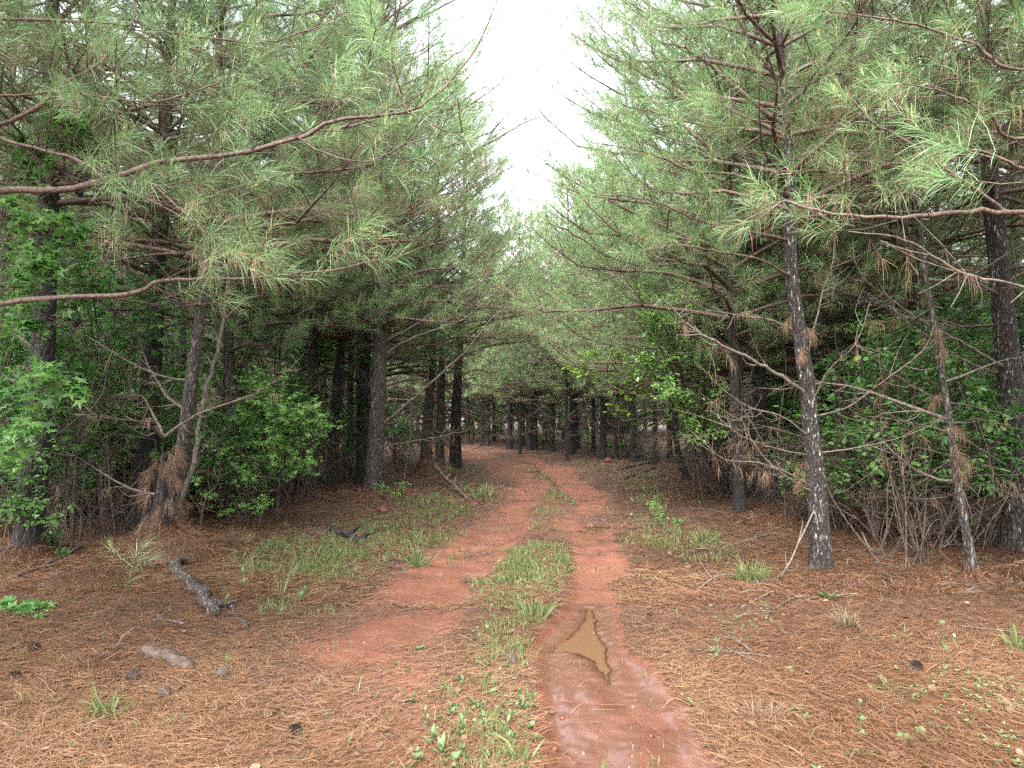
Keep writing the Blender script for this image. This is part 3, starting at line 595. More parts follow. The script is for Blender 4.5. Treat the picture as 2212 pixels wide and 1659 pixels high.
# ---- trees one can tell apart: trunks traced as world paths at their own distances
HERO = []
def hero(label, Y, path, r, H=10.8, zlive=2.4, Lmax=2.8, lod=1, limbs=(), ndead=8, deadf=.1, barkm='bark', crown=True, arcs=None, dens=1., base=None, ztop=99, group=None, tufts=None, nm='needle'):
    b = onground(*path[0]) if base is None else V(*base)
    if base is None: b = V(b[0] * Y / b[1], Y, 0)
    b[2] = gz(b[0], b[1])
    pts = [V(0, 0, 0)] + [at(px, py, Y) - b for px, py in path[1:]]
    d = nrm(pts[-1] - pts[-2]) if len(pts) > 1 else V(0, 0, 1); z = pts[-1][2]
    while z < H - .3:
        d = nrm(d * .6 + V(U(-.03, .03), U(-.03, .03), 1)); st = min(1.2, H - z); pts.append(pts[-1] + d * st); z = pts[-1][2]
    P = smooth_path(pts, 40); H = P[-1][2]
    t = empty('pine_tree', b, 0, label, 'tree', group); HERO.append(b[:2])
    gt = Geo(); Q = P.copy(); Q[0, 2] -= .15; Q = smooth_path(Q, 120); bark_tube(gt, smooth_path(Q, 420 if Y < 11 else 160), H, r, 44 if Y < 11 else 22); gt.build('trunk', [barkm], t)
    if crown: grow_crown(P, H, zlive, Lmax, lod, r, deadf, dens, arcs, ztop=ztop).build('crown', [nm, 'limb', 'brown'], t, False)
    for q in range(ndead):
        z = U(.5, zlive + .7); c = [float(np.interp(z, P[:, 2], P[:, a])) for a in range(3)]
        child('dead_limb', DEAD[RNG.integers(len(DEAD))], t, c, (0, U(-.3, .2), U(0, 6.28)), U(.7, 1.2))
    for L in limbs: limb(t, b, *L)
    if tufts:                                    # bundles of dead needles caught on the stem
        g = Geo(); sh = Shoots()
        for q in range(tufts[0]):
            z = U(tufts[1], tufts[2]); c = np.array([np.interp(z, P[:, 2], P[:, a]) for a in range(3)]); a = U(0, 6.28); rr = r * .9
            sh.add(c + V(math.cos(a) * rr, math.sin(a) * rr, 0), V(math.cos(a), math.sin(a), -1.2), .12, 1., 1.)
        sh.needles(g, 0 if Y < 9 else 1, 0, 0); g.build('needles', ['brown'], t, False)
    return t
def limb(t, b, pts, r0, r1, live=True, t0=.3, lod=0, deadf=.12, dens=1., spread=1.):
    P = smooth_path([at(*p) - b for p in pts], 26); P = P + RNG.normal(0, 1, P.shape) * r0 * .26
    if live:
        g = Geo(); g.tube(P, np.linspace(r0, r1, len(P)) * (1 + .22 * (RNG.random(len(P)) ** 3)), 9, .5, 0, .08, False); w_ = g.build('limb', ['limb'], t)
        g = Geo(); sh = Shoots(); bough(g, sh, P, r0 * .5, r1 * .9, t0, lod, spread, deadf, 1, dens); sh.needles(g, lod, 0, 2, .5); g.build('needles', ['needle', 'twig', 'brown'], w_, False)
    else:
        g = Geo(); g.tube(P, np.linspace(r0, r1, len(P)), 8, .5, 0, .08, False)
        for k in range(9):
            i = RNG.integers(6, 25); o = P[i]; d = nrm(nrm(P[i] - P[i - 1]) + rand_dirs(1)[0] * .9); l = U(.15, .5)
            g.tube(smooth_path([o, o + d * l * .5 + RNG.normal(0, .04, 3), o + d * l + V(0, 0, U(-.05, .15))], 5), np.linspace(r1 * 1.2, .0014, 5), 4, .5, 0, 0, False)
        sh = Shoots()
        for k in range(3): sh.add(P[RNG.integers(12, 26) - 1], rand_dirs(1)[0] - V(0, 0, .6), .2, 1., .28)
        sh.needles(g, lod, 1, 1); g.build('dead_limb', ['dead', 'brown'], t)

# left of the track
near_l = dict(lod=0, deadf=.16)
hero('pine just outside the left edge whose long curving limbs reach across the upper left', 4.3, [(-300, 2400), (-290, 900), (-270, 300)], .13, H=9, zlive=4.6, Lmax=1.9, lod=0, ndead=0, base=(-3.7, 4.4, 0), limbs=[
    ([(-270, 430, 4.4), (0, 415, 4.2), (100, 412, 4.15), (200, 395, 4.1), (340, 350, 4.1), (500, 333, 4.1), (640, 295, 4.1), (740, 255, 4.1), (880, 242, 4.1), (940, 205, 4.1), (1010, 130, 4.15), (1062, 30, 4.2)], .021, .0035, True, .36, 0, .12),
    ([(-270, 670, 4.4), (0, 655, 4.3), (150, 640, 4.2), (280, 635, 4.15), (340, 610, 4.1), (400, 603, 4.1), (540, 600, 4.1), (700, 585, 4.15), (830, 560, 4.2)], .017, .003, True, .45, 0, .3),
    ([(-270, 150, 4.4), (-60, 270, 4.2), (80, 322, 4.1), (170, 347, 4.0), (240, 395, 4.0), (340, 440, 3.9), (470, 520, 3.8)], .011, .003, True, .45, 0, .2),
    ([(-270, 330, 4.4), (30, 260, 4.4), (120, 195, 4.4), (185, 155, 4.4), (250, 105, 4.5), (285, 50, 4.6), (300, -60, 4.7)], .014, .005, True, .45, 0, .15),
    ([(-270, 180, 4.4), (0, 206, 4.2), (130, 196, 4.2), (220, 210, 4.2), (330, 219, 4.2), (440, 190, 4.2), (520, 150, 4.3)], .008, .003, True, .4, 0, .2),
    ([(-270, 20, 4.4), (0, 40, 4.5), (230, 50, 4.6), (400, 75, 4.7), (560, 92, 4.8), (660, 68, 4.9), (760, 20, 5.0)], .011, .003, True, .35, 0, .1),
    ([(640, 295, 4.1), (700, 330, 4.05), (790, 350, 4.0), (880, 310, 4.0), (960, 290, 4.0)], .006, .0025, True, .3, 0, .1),
    ([(880, 242, 4.1), (920, 260, 4.0), (970, 285, 3.95), (1010, 280, 3.9)], .005, .0025, True, .3, 0, .1),
    ([(880, 242, 4.1), (850, 170, 4.1), (815, 100, 4.1), (800, 40, 4.1)], .006, .0025, True, .3, 0, .1),
    ([(-270, -120, 4.4), (60, -60, 4.8), (330, -40, 5.1), (620, 10, 5.4), (780, 60, 5.6)], .012, .003, True, .3, 0, .08),
    ([(300, 370, 4.1), (420, 480, 3.9), (500, 560, 3.8), (560, 590, 3.8)], .005, .0025, True, .3, 0, .35)])
hero('thick black barked pine behind the sweetgum leaves at the left edge', 7.7, [(60, 1232), (70, 1050), (85, 850), (95, 700), (105, 450), (110, 200)], .135, H=12, zlive=3.3, lod=0, ndead=9, deadf=.2)
hero('dark straight pine between the black edge trunk and the leaning lichened trunk', 9.8, [(318, 1140), (318, 1000), (324, 850), (332, 720), (345, 500), (360, 250)], .155, H=11.5, zlive=3.0, ndead=10, deadf=.15, lod=1)
hero('leaning lichen flecked trunk rising from a straw covered base, left verge', 7.9, [(365, 1215), (375, 1090), (395, 960), (408, 860), (424, 750), (445, 560), (462, 380), (470, 150)], .072, H=9.5, zlive=3.0, lod=0, ndead=7, barkm='bark_grey', deadf=.18, tufts=(16, .1, .8), limbs=[
    ([(380, 1100, 7.9), (420, 1000, 7.95), (436, 880, 8.0), (470, 760, 8.1), (490, 640, 8.2), (500, 480, 8.3)], .034, .012, False)])
hero('short dark stump-like stem wrapped in hanging dead needles beside the leaning trunk', 7.6, [(335, 1225), (345, 1120), (350, 1040)], .13, H=1.15, crown=False, ndead=3, tufts=(26, .2, 1.1))
hero('slim dark pine right of the bright sweetgum bush', 15.5, [(716, 1052), (720, 950), (734, 780), (738, 600), (742, 400)], .135, H=11, zlive=2.9, ndead=8)
hero('big reddish grey barked pine standing clear at the track bend, left side', 13.9, [(805, 1070), (812, 950), (818, 850), (824, 700), (826, 500), (828, 200)], .165, H=12, zlive=3.1, Lmax=3.5, ndead=3, barkm='bark_red', lod=1, limbs=[
    ([(822, 920, 13.9), (860, 890, 13.8), (900, 855, 13.7), (960, 800, 13.6), (1010, 755, 13.5), (1060, 690, 13.4), (1100, 660, 13.4)], .032, .006, False),
    ([(826, 770, 13.9), (880, 735, 13.9), (930, 715, 13.9), (1000, 690, 14.), (1060, 640, 14.), (1110, 590, 14.)], .03, .006, False),
    ([(828, 740, 13.9), (900, 700, 13.9), (980, 640, 13.8), (1040, 610, 13.8), (1070, 560, 13.8)], .026, .006, False),
    ([(818, 965, 13.9), (880, 955, 13.8), (940, 945, 13.7), (1010, 930, 13.6)], .014, .004, False),
    ([(828, 650, 13.9), (880, 630, 13.9), (940, 620, 13.9), (1040, 615, 14)], .02, .005, False)])
hero('darker pine half hidden behind the big bend pine', 15.6, [(784, 1055), (786, 900), (790, 700), (790, 400)], .16, H=11, zlive=3.2, ndead=5)
hero('straw draped double trunk left of the bend, first of the dense cluster', 19.5, [(918, 1022), (925, 900), (935, 750), (940, 600)], .15, H=10.5, zlive=3.3, ndead=14, deadf=.3, barkm='bark_red', tufts=(60, .3, 3.2), lod=1)
hero('reddish trunk in the middle of the dense cluster at the bend', 20.5, [(950, 1018), (952, 900), (955, 700), (950, 560)], .13, H=10.5, zlive=3.4, ndead=14, deadf=.3, barkm='bark_red', tufts=(60, .5, 3.4), lod=1)
hero('last dark trunk of the dense cluster where the track turns left', 21.6, [(984, 1010), (985, 900), (992, 760), (1000, 600)], .17, H=10.8, zlive=3.2, ndead=16, deadf=.25, tufts=(40, .5, 3.0), lod=1)
hero('tall pine in the left row whose thin bough crosses the sky gap', 14.6, [(672, 1066), (676, 800), (682, 500), (690, 250)], .13, H=12, zlive=3.0, Lmax=3.4, ndead=6, limbs=[
    ([(683, 490, 14.6), (900, 400, 14.6), (1010, 335, 14.5), (1090, 290, 14.4), (1140, 262, 14.4), (1212, 240, 14.3)], .035, .006, True, .5, 1, .05, .8),
    ([(690, 150, 14.6), (860, 60, 14.5), (980, 0, 14.4), (1040, -60, 14.3)], .03, .006, True, .3, 1, .05, 1.5),
    ([(686, 350, 14.6), (860, 290, 14.5), (980, 230, 14.4), (1060, 180, 14.3)], .03, .006, True, .3, 1, .05, 1.5),
    ([(690, 250, 14.6), (880, 180, 14.5), (980, 120, 14.4), (1050, 60, 14.3)], .03, .006, True, .3, 1, .05)])
# right of the track
hero('white flecked pine standing alone in front on the right, limbs fanning upward', 7.35, [(1773, 1243), (1770, 1150), (1764, 1050), (1752, 930), (1745, 850), (1733, 760), (1724, 700), (1710, 580), (1704, 400), (1693, 200), (1682, 40)], .094, H=9.2, zlive=3.55, Lmax=2.3, lod=0, ndead=0, barkm='bark_lichen', deadf=.1, tufts=(5, .9, 2.6), limbs=[
    ([(1700, 270, 7.35), (1650, 240, 7.3), (1600, 200, 7.2), (1540, 145, 7.1), (1480, 105, 7.), (1420, 90, 6.9)], .026, .005, True, .45, 0, .08),
    ([(1700, 290, 7.35), (1640, 235, 7.4), (1580, 175, 7.5), (1520, 110, 7.6), (1450, 60, 7.7)], .024, .005, True, .45, 0, .08),
    ([(1694, 190, 7.35), (1655, 140, 7.2), (1615, 80, 7.1), (1575, 0, 7.)], .022, .006, True, .5, 0, .08),
    ([(1702, 300, 7.35), (1620, 280, 7.2), (1540, 275, 7.), (1440, 250, 6.8), (1340, 225, 6.6)], .018, .004, True, .4, 0, .08),
    ([(1700, 420, 7.35), (1600, 380, 7.), (1500, 370, 6.7), (1400, 330, 6.5), (1300, 310, 6.3)], .016, .004, True, .35, 0, .1),
    ([(1706, 520, 7.35), (1620, 500, 7.), (1520, 480, 6.7), (1400, 430, 6.4), (1290, 420, 6.2)], .015, .004, True, .35, 0, .1),
    ([(1710, 600, 7.35), (1640, 560, 7.), (1560, 545, 6.8), (1460, 530, 6.6), (1370, 545, 6.5)], .014, .004, True, .4, 0, .15),
    ([(1700, 350, 7.35), (1780, 310, 7.1), (1880, 240, 6.9), (1980, 190, 6.7)], .016, .004, True, .4, 0, .15),
    ([(1706, 480, 7.35), (1790, 440, 6.9), (1880, 400, 6.5), (1960, 390, 6.2)], .014, .004, True, .4, 0, .2),
    ([(1746, 855, 7.35), (1700, 820, 7.2), (1640, 785, 7.1), (1560, 745, 6.9), (1490, 705, 6.8), (1430, 640, 6.7)], 0.0216, .006, False),
    ([(1728, 720, 7.35), (1660, 690, 7.3), (1590, 680, 7.2), (1520, 665, 7.1), (1480, 625, 7.)], 0.0101, .004, False),
    ([(1757, 950, 7.35), (1690, 900, 7.2), (1620, 880, 7.1), (1560, 840, 7.), (1500, 780, 6.9)], 0.0072, .003, False),
    ([(1760, 985, 7.35), (1680, 970, 7.2), (1600, 940, 7.), (1550, 900, 6.9)], 0.0072, .003, False),
    ([(1768, 1060, 7.35), (1700, 1020, 7.1), (1640, 1000, 7.), (1560, 990, 6.8), (1520, 940, 6.7)], 0.0072, .003, False),
    ([(1768, 1070, 7.35), (1700, 1030, 7.2), (1640, 975, 7.2), (1600, 900, 7.2)], .009, .003, False),
    ([(1750, 880, 7.35), (1790, 800, 7.1), (1850, 740, 6.9), (1880, 650, 6.8)], 0.0094, .004, False),
    ([(1757, 900, 7.35), (1830, 880, 7.1), (1900, 830, 6.9), (1990, 760, 6.7), (2020, 700, 6.6)], 0.0086, .004, False),
    ([(1760, 980, 7.35), (1860, 965, 7.2), (1960, 940, 7.), (2050, 900, 6.9)], 0.0072, .003, False),
    ([(1738, 800, 7.35), (1775, 640, 7.2), (1800, 560, 7.1), (1805, 440, 7.)], 0.0101, .005, False)])
hero('thin crooked young pine between the flecked pine and the right edge', 7.1, [(2104, 1252), (2085, 1140), (2065, 1020), (2050, 900), (2030, 780), (2018, 700), (1995, 560), (1985, 380)], .040, H=6.5, zlive=3.6, Lmax=1.1, lod=0, ndead=9, barkm='bark_grey', deadf=.3, tufts=(8, .9, 3.))
hero('thick dark pine with pale flecks against the right edge', 8.4, [(2200, 1215), (2196, 1050), (2188, 900), (2175, 750), (2152, 520), (2135, 330), (2125, 100)], .150, H=11, zlive=4.0, lod=0, ndead=12, barkm='bark_lichen', deadf=.3, limbs=[
    ([(2180, 800, 8.4), (2080, 740, 8.), (2000, 700, 7.7), (1930, 650, 7.5), (1860, 600, 7.3)], .022, .006, False),
    ([(2165, 640, 8.4), (2090, 600, 8.1), (2010, 560, 7.9), (1930, 500, 7.7), (1850, 480, 7.6)], .02, .005, False),
    ([(2190, 900, 8.4), (2110, 880, 8.1), (2020, 860, 7.9), (1920, 800, 7.7), (1850, 740, 7.5)], .016, .004, False),
    ([(2196, 1020, 8.4), (2100, 960, 8.), (2000, 920, 7.7), (1880, 900, 7.4)], .014, .004, False)])
hero('pine beyond the right edge whose near limbs and long fresh needles reach in', 4.6, [(2500, 2400), (2500, 900), (2490, 300)], .12, H=9, zlive=4.5, Lmax=1.8, lod=0, ndead=0, base=(3.75, 4.6, 0), limbs=[
    ([(2480, 440, 4.7), (2212, 460, 4.6), (2090, 455, 4.5), (1990, 466, 4.4), (1860, 468, 4.35), (1740, 450, 4.3), (1690, 436, 4.3), (1630, 478, 4.2)], .019, .0035, True, .55, 0, .3),
    ([(2480, 560, 4.7), (2212, 470, 4.6), (2150, 440, 4.6), (2050, 370, 4.5), (1950, 300, 4.5), (1890, 268, 4.5), (1840, 215, 4.5)], .015, .004, True, .6, 0, .25),
    ([(2480, 60, 4.7), (2212, 150, 4.6), (2110, 100, 4.6), (2000, 60, 4.6), (1880, 35, 4.6), (1750, 20, 4.6)], .013, .003, True, .35, 0, .15),
    ([(2480, 200, 4.7), (2212, 300, 4.3), (2130, 240, 4.1), (2040, 200, 4.), (1950, 180, 3.9)], .012, .003, True, .45, 0, .25),
    ([(2520, 560, 4.7), (2400, 470, 3.4), (2290, 400, 2.8), (2170, 345, 2.6), (2100, 322, 2.55)], .010, .004, True, .8, 0, .02, .8),
    ([(2480, 700, 4.7), (2212, 620, 4.4), (2080, 590, 4.3), (1960, 520, 4.2), (1830, 500, 4.1)], .011, .003, False),
    ([(2480, -80, 4.7), (2212, -40, 4.6), (2060, -20, 4.8), (1900, 60, 5.)], .011, .003, True, .3, 0, .15)])
RT = [  # px of the foot, py, width in px at 2212, words
 (1650, 1092, 34, 'dark thick trunk behind and left of the flecked pine'),
 (1560, 1078, 26, 'dark trunk left of the thick one behind the flecked pine'),
 (1485, 1046, 15, 'short leaning dark trunk at the right verge, nearest the bend'),
 (1414, 1010, 13, 'narrow trunk just right of the far right dirt mound'),
 (1368, 1003, 15, 'dark trunk second right of the far right dirt mound'),
 (1330, 997, 10, 'thin trunk directly above the far right dirt mound'),
 (1302, 996, 17, 'black trunk just left of the far right dirt mound'),
 (1237, 984, 17, 'darker thicker trunk behind the thin pale pine at the far bend'),
 (1224, 996, 10, 'thin pale pine nearest the track at the far bend'),
 (1193, 978, 13, 'straight black trunk in the middle of the far bend'),
 (1157, 973, 11, 'thin dark trunk of the far pair beyond the bend'),
 (1145, 975, 15, 'thicker trunk of the far pair beyond the bend'),
 (1123, 981, 8, 'slender trunk left of the far pair beyond the bend'),
 (1101, 971, 14, 'stout dark trunk beyond the bend, fifth from the cluster'),
 (1068, 958, 9, 'small dark trunk deep beyond the bend'),
 (1052, 968, 12, 'trunk where the track leaves the picture'),
 (1039, 968, 6, 'thin pole-like trunk where the track leaves the picture')]
hero('pine behind the flecked pine with long boughs reaching toward the gap', 11.2, [(1600, 1110), (1590, 900), (1580, 600), (1570, 300), (1560, 50)], .09, H=12, zlive=2.9, Lmax=3.5, ndead=8, limbs=[
    ([(1568, 350, 11.2), (1450, 250, 11.1), (1330, 150, 11.), (1262, 90, 10.9)], .03, .005, True, .3, 1, .06, 1.5),
    ([(1560, 120, 11.2), (1450, 40, 11.1), (1340, -30, 11.), (1270, -90, 10.9)], .03, .005, True, .3, 1, .06, 1.5),
    ([(1580, 560, 11.2), (1460, 500, 11.1), (1330, 440, 11.), (1220, 380, 10.9), (1150, 330, 10.8)], .03, .005, True, .3, 1, .06),
    ([(1572, 420, 11.2), (1450, 340, 11.1), (1330, 260, 11.), (1240, 190, 10.9)], .03, .005, True, .3, 1, .06),
    ([(1566, 280, 11.2), (1450, 190, 11.1), (1350, 110, 11.), (1270, 30, 10.9)], .03, .005, True, .3, 1, .06),
    ([(1582, 640, 11.2), (1450, 590, 11.), (1330, 560, 10.8), (1230, 500, 10.7), (1170, 480, 10.6)], .03, .005, True, .3, 1, .08)])
for px, py, wd, lb in RT:
    b = onground(px, py); Y = b[1]; top = [(px + U(-4, 4), 800), (px + U(-7, 7), 600)]
    if px == 1485: top = [(1462, 960), (1455, 800), (1450, 600)]
    if px == 1650: top = [(1640, 800), (1636, 600)]
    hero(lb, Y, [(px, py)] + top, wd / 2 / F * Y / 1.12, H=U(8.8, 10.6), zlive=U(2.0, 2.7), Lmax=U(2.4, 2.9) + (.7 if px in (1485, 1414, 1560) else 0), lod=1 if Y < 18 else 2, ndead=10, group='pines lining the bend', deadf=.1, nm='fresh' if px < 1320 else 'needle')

CORR = [(-7, -14), (-6.5, -2), (-3.5, 2), (-3.4, 8), (-2.8, 15.5), (-2.2, 20), (-1.4, 22), (-1.8, 24.5), (-5, 27), (-14, 29), (-14, 33.5), (-5, 34.5), (-1.5, 33.4), (.6, 30.8), (2.2, 28.2), (2.9, 25), (4.1, 21.8), (3.9, 13.4), (3.2, 8), (3.4, 2), (6.5, -2), (7, -14)]
def corr_dist(x, y):
    ins = False; d = 1e9; n = len(CORR)
    for i_ in range(n):
        (x1, y1), (x2, y2) = CORR[i_], CORR[(i_ + 1) % n]
        if (y1 > y) != (y2 > y) and x < (x2 - x1) * (y - y1) / (y2 - y1) + x1: ins = not ins
        t = max(0, min(1, ((x - x1) * (x2 - x1) + (y - y1) * (y2 - y1)) / ((x2 - x1) ** 2 + (y2 - y1) ** 2))); d = min(d, math.hypot(x - x1 - t * (x2 - x1), y - y1 - t * (y2 - y1)))
    return -d if ins else d
NP = 0
for ix in range(-8, 9):
    for iy in range(-5, 24):
        x = ix * 2.5 + U(-.45, .45) + .6; y = iy * 2.05 + U(-.5, .5); d = corr_dist(x, y); dist = math.hypot(x, y)
        if d < .25 or dist < 3.8: continue
        if 1 < y < 8.4 and abs(x) < .74 * y + 1.0: continue
        if y < 26 and d > 11: continue
        if y < 0 and d > 4.5: continue
        if abs(x) > .74 * max(y, 0) + 5: continue
        if min(math.hypot(x - h_[0], y - h_[1]) for h_ in HERO) < 1.15: continue
        if d > 2.3 and RNG.random() < (.45 if y > 27 else .04): continue
        edge = d < 2.3; kind = ('edge' if edge else 'deep') + ('0' if edge and dist < 9 and y > 0 else '1' if dist < 17 and y > 0 else '2')
        if y > 27 and x > -9 and x < 7: kind = 'far2'
        px = CX + F * x / max(y, .1)
        if y <= 0 or px < -150 or px > 2360: lb, gr = 'pine standing just outside the frame', 'pines beside the viewpoint'
        elif y > 29: lb, gr = 'slender dark trunk deep in the stand beyond the bend', 'pines in the stand beyond the bend'
        elif x < 0 and edge: lb, gr = 'green crowned pine in the row along the left verge', 'pines along the left verge'
        elif x < 0: lb, gr = 'dim straight pine in the shaded stand behind the left verge', 'pines in the left stand'
        elif edge: lb, gr = 'green crowned pine in the row along the right verge', 'pines along the right verge'
        else: lb, gr = 'dim straight pine in the shaded stand behind the right verge', 'pines in the right stand'
        pine(kind, x, y, lb, gr, U(.9, 1.12), 12 if kind in ('edge0', 'edge1') else 8 if kind == 'deep1' else 0); NP += 1
print('background pines', NP)

# far wood beyond the last trees: a mass nobody could count
g = Geo()
nf = 0
while nf < 420:
    a = U(-.72, .72); R = 14 + 54 * RNG.random() ** .8; x, y = R * math.sin(a), R * math.cos(a)
    if not (R > 47 or (y < 26 and corr_dist(x, y) > 12.5)): continue
    nf += 1; H = U(9, 11.5); P = trunk_path(H, .02) + V(x, y, 0)
    g2 = Geo(); add_trunk(g2, P, .13, H, 5, 1); grow_crown(P, H, U(.5, 2.6), 2.4, 3, .12, .18, 1., wood=g2)
    for v_, t_, m_, c_ in zip(g2.v, g2.t, g2.m, g2.c): g.add(v_, t_, c_, m_)
o = g.build('distant_forest', ['needle', 'twig', 'brown'], None, False); o['kind'] = 'stuff'; o['label'] = 'massed pines closing the view far behind the stand'

# ------------------------------------------------------------------ BROADLEAF PLANTS
LEAFK = 1.75
def leafy(gl, gs, blobs, root, kind, size, nst=1, tint=.5, stem=.012, droop=.25, twigs=True):
    """leaves on twigs that fill blobs (centre, radii, count); stems run from root"""
    root = np.asarray(root, float)
    for c, r, n in blobs:
        c = np.asarray(c, float); r = np.asarray(r, float); m1 = root * .35 + c * .65; m1[2] = c[2] - r[2] * .2 if c[2] > root[2] + .3 else (root[2] + c[2]) / 2
        hub = smooth_path([root, root + V(RNG.normal(0, .02), RNG.normal(0, .02), max(.05, (c[2] - root[2]) * .42)), m1, c], 12); gs.tube(hub, np.linspace(stem, stem * .35, 12), 5, .5, 0, .05, False)
        nt_ = max(3, int(n / 11)); ends = c + rand_dirs(nt_) * r * (RNG.random((nt_, 1)) ** .4)
        n = int(n * LEAFK); per = int(math.ceil(n / nt_)); O = []; Fw = []
        for e in ends:
            h = hub[RNG.integers(4, 12)]; q = smooth_path([h, (h + e) / 2 + RNG.normal(0, .06, 3) * np.linalg.norm(r), e], 6)
            if twigs: gs.tube(q, np.linspace(stem * .3, .0015, 6), 3, .5, 0, 0, False)
            u = RNG.random(per) ** .6; idx = u * 4.99; i0 = idx.astype(int); p = q[i0] * (1 - (idx - i0)[:, None]) + q[i0 + 1] * (idx - i0)[:, None]
            d = nrm(nrm(q[-1] - q[0])[None] * .6 + rand_dirs(per)); O.append(p + d * size * .5); Fw.append(d)
        O = np.concatenate(O); Fw = np.concatenate(Fw); m = len(O); Fw[:, 2] = Fw[:, 2] * .4 - droop; up = nrm(np.c_[RNG.normal(0, .45, (m, 2)), np.ones(m)])
        leaves(gl, kind, O, Fw, up, size * RNG.uniform(.5, 1.15, m), np.clip(tint + RNG.normal(0, .2, m), 0, 1))
def plant(name, label, cat, blobs_px, root_px, kind, size, m='star', tint=.5, stem=.012, group=None, droop=.25):
    root = onground(*root_px) if len(root_px) == 2 else V(*root_px); root[2] = gz(root[0], root[1]) - .02
    bl = []
    for px, py, Y, rx, ry, n in blobs_px: bl.append((at(px, py, Y) - root, V(rx / F * Y, (rx + ry) / 2 / F * Y, ry / F * Y), n))
    t = empty(name, root, 0, label, cat, group); gl, gs = Geo(), Geo(); leafy(gl, gs, bl, (0, 0, 0), kind, size, tint=tint, stem=stem, droop=droop)
    gs.build('stem', ['twig'], t); gl.build('foliage', [m], t, False); return t
plant('sweetgum_tree', 'broad star leaved sweetgum at the left edge, in front of the black trunk', 'tree',
      [(150, 495, 5.4, 90, 45, 130), (90, 570, 5.2, 85, 55, 150), (200, 560, 5.5, 45, 30, 50), (110, 810, 4.9, 120, 42, 150), (180, 850, 4.9, 50, 26, 50), (50, 920, 4.7, 60, 38, 60), (40, 460, 5.6, 60, 60, 80), (170, 270, 6.4, 120, 50, 150), (70, 330, 6.4, 90, 50, 100), (60, 690, 5.2, 60, 40, 40)], (-4.3, 5.9, 0), 'star', .068, tint=.62, stem=.008)
plant('sweetgum_sapling', 'bright leafy sweetgum bush spreading beside the leaning trunk', 'sapling',
      [(560, 830, 9.2, 75, 45, 420), (620, 880, 9.1, 85, 50, 520), (690, 915, 9.1, 60, 30, 240), (600, 960, 9.2, 70, 50, 300), (660, 1000, 9.3, 50, 35, 160), (520, 900, 9.5, 40, 50, 160), (540, 1010, 9.4, 60, 45, 160), (460, 960, 9.4, 40, 50, 90)], (598, 1130), 'star', .050, tint=.82, stem=.014)
plant('sweetgum_sapling', 'low sweetgum seedling with pale leaves on the straw below the bright bush', 'sapling',
      [(520, 1100, 9.2, 60, 22, 60), (570, 1080, 9.3, 40, 22, 50), (450, 1070, 9.3, 40, 25, 40)], (520, 1150), 'star', .048, tint=.75, stem=.007)
plant('sweetgum_sapling', 'small sweetgum tuft in front of the dark straight pine, left', 'sapling', [(335, 985, 8.9, 28, 12, 30), (420, 1020, 8.6, 25, 30, 30)], (345, 1160), 'star', .048, tint=.7, stem=.006)
plant('sweetgum_seedling', 'dense low sweetgum clump on the ground at the lower left edge', 'seedling',
      [(50, 1325, 5.6, 75, 26, 130), (100, 1345, 5.5, 40, 18, 50), (20, 1300, 5.7, 40, 18, 50)], (55, 1372), 'star', .055, tint=.5, stem=.006, droop=.05)
plant('sweetgum_seedling', 'leafy seedling on the straw beside the foot of the black edge trunk', 'seedling', [(120, 1160, 7.9, 45, 40, 60), (60, 1060, 7.8, 40, 40, 50), (150, 1190, 7.6, 40, 16, 30)], (125, 1225), 'star', .05, tint=.5, stem=.007)
plant('oak_sapling', 'bright narrow leaved oak growing over the right verge', 'sapling',
      [(1420, 690, 11.5, 70, 55, 420), (1480, 640, 11.8, 70, 40, 300), (1400, 780, 11.4, 60, 45, 330), (1450, 840, 11.2, 55, 45, 260), (1520, 760, 11.8, 60, 50, 260), (1560, 850, 11.6, 60, 40, 160), (1370, 640, 12, 45, 30, 150), (1600, 700, 12, 50, 60, 140), (1500, 920, 11.4, 50, 35, 120), (1560, 920, 12, 50, 40, 110)], (1500, 1075), 'oval', .078, m='oblong', tint=.82, stem=.014)
plant('oak_sapling', 'shaded oak with glossy leaves right of the flecked pine', 'sapling',
      [(1900, 700, 9.2, 75, 35, 200), (1980, 690, 9.0, 70, 40, 190), (2060, 750, 8.9, 70, 50, 190), (2130, 720, 9.2, 60, 70, 150), (1860, 790, 9.4, 55, 22, 90), (2000, 830, 9.3, 60, 45, 120), (1850, 720, 9.3, 35, 28, 80)], (2000, 1120), 'oval', .082, m='oblong', tint=.55, stem=.012)
plant('grape_vine', 'yellow green vine leaves hanging out over the far bend', 'vine',
      [(1270, 768, 14, 42, 12, 80), (1228, 800, 14, 12, 22, 36), (1330, 765, 14, 40, 10, 50), (1340, 830, 13.5, 20, 26, 26), (1320, 880, 13.5, 18, 20, 20)], (3.9, 14.2, 0), 'round', .085, m='lime', tint=.5, stem=.009)
plant('broadleaf_tree', 'light green rounded leaves showing behind the fanning limbs, upper right', 'tree',
      [(1560, 180, 11.5, 110, 60, 220), (1800, 300, 11, 110, 60, 240), (1830, 170, 11.5, 120, 50, 200), (1930, 380, 10.5, 90, 45, 170), (1780, 400, 11, 80, 40, 180), (1990, 260, 10.5, 100, 60, 170), (2100, 180, 10.5, 80, 70, 120), (1600, 420, 12, 90, 50, 140), (1480, 500, 12, 60, 40, 100), (2060, 60, 10.5, 110, 50, 120)], (5.0, 11.4, 0), 'round', .095, m='oblong', tint=.72, stem=.012)
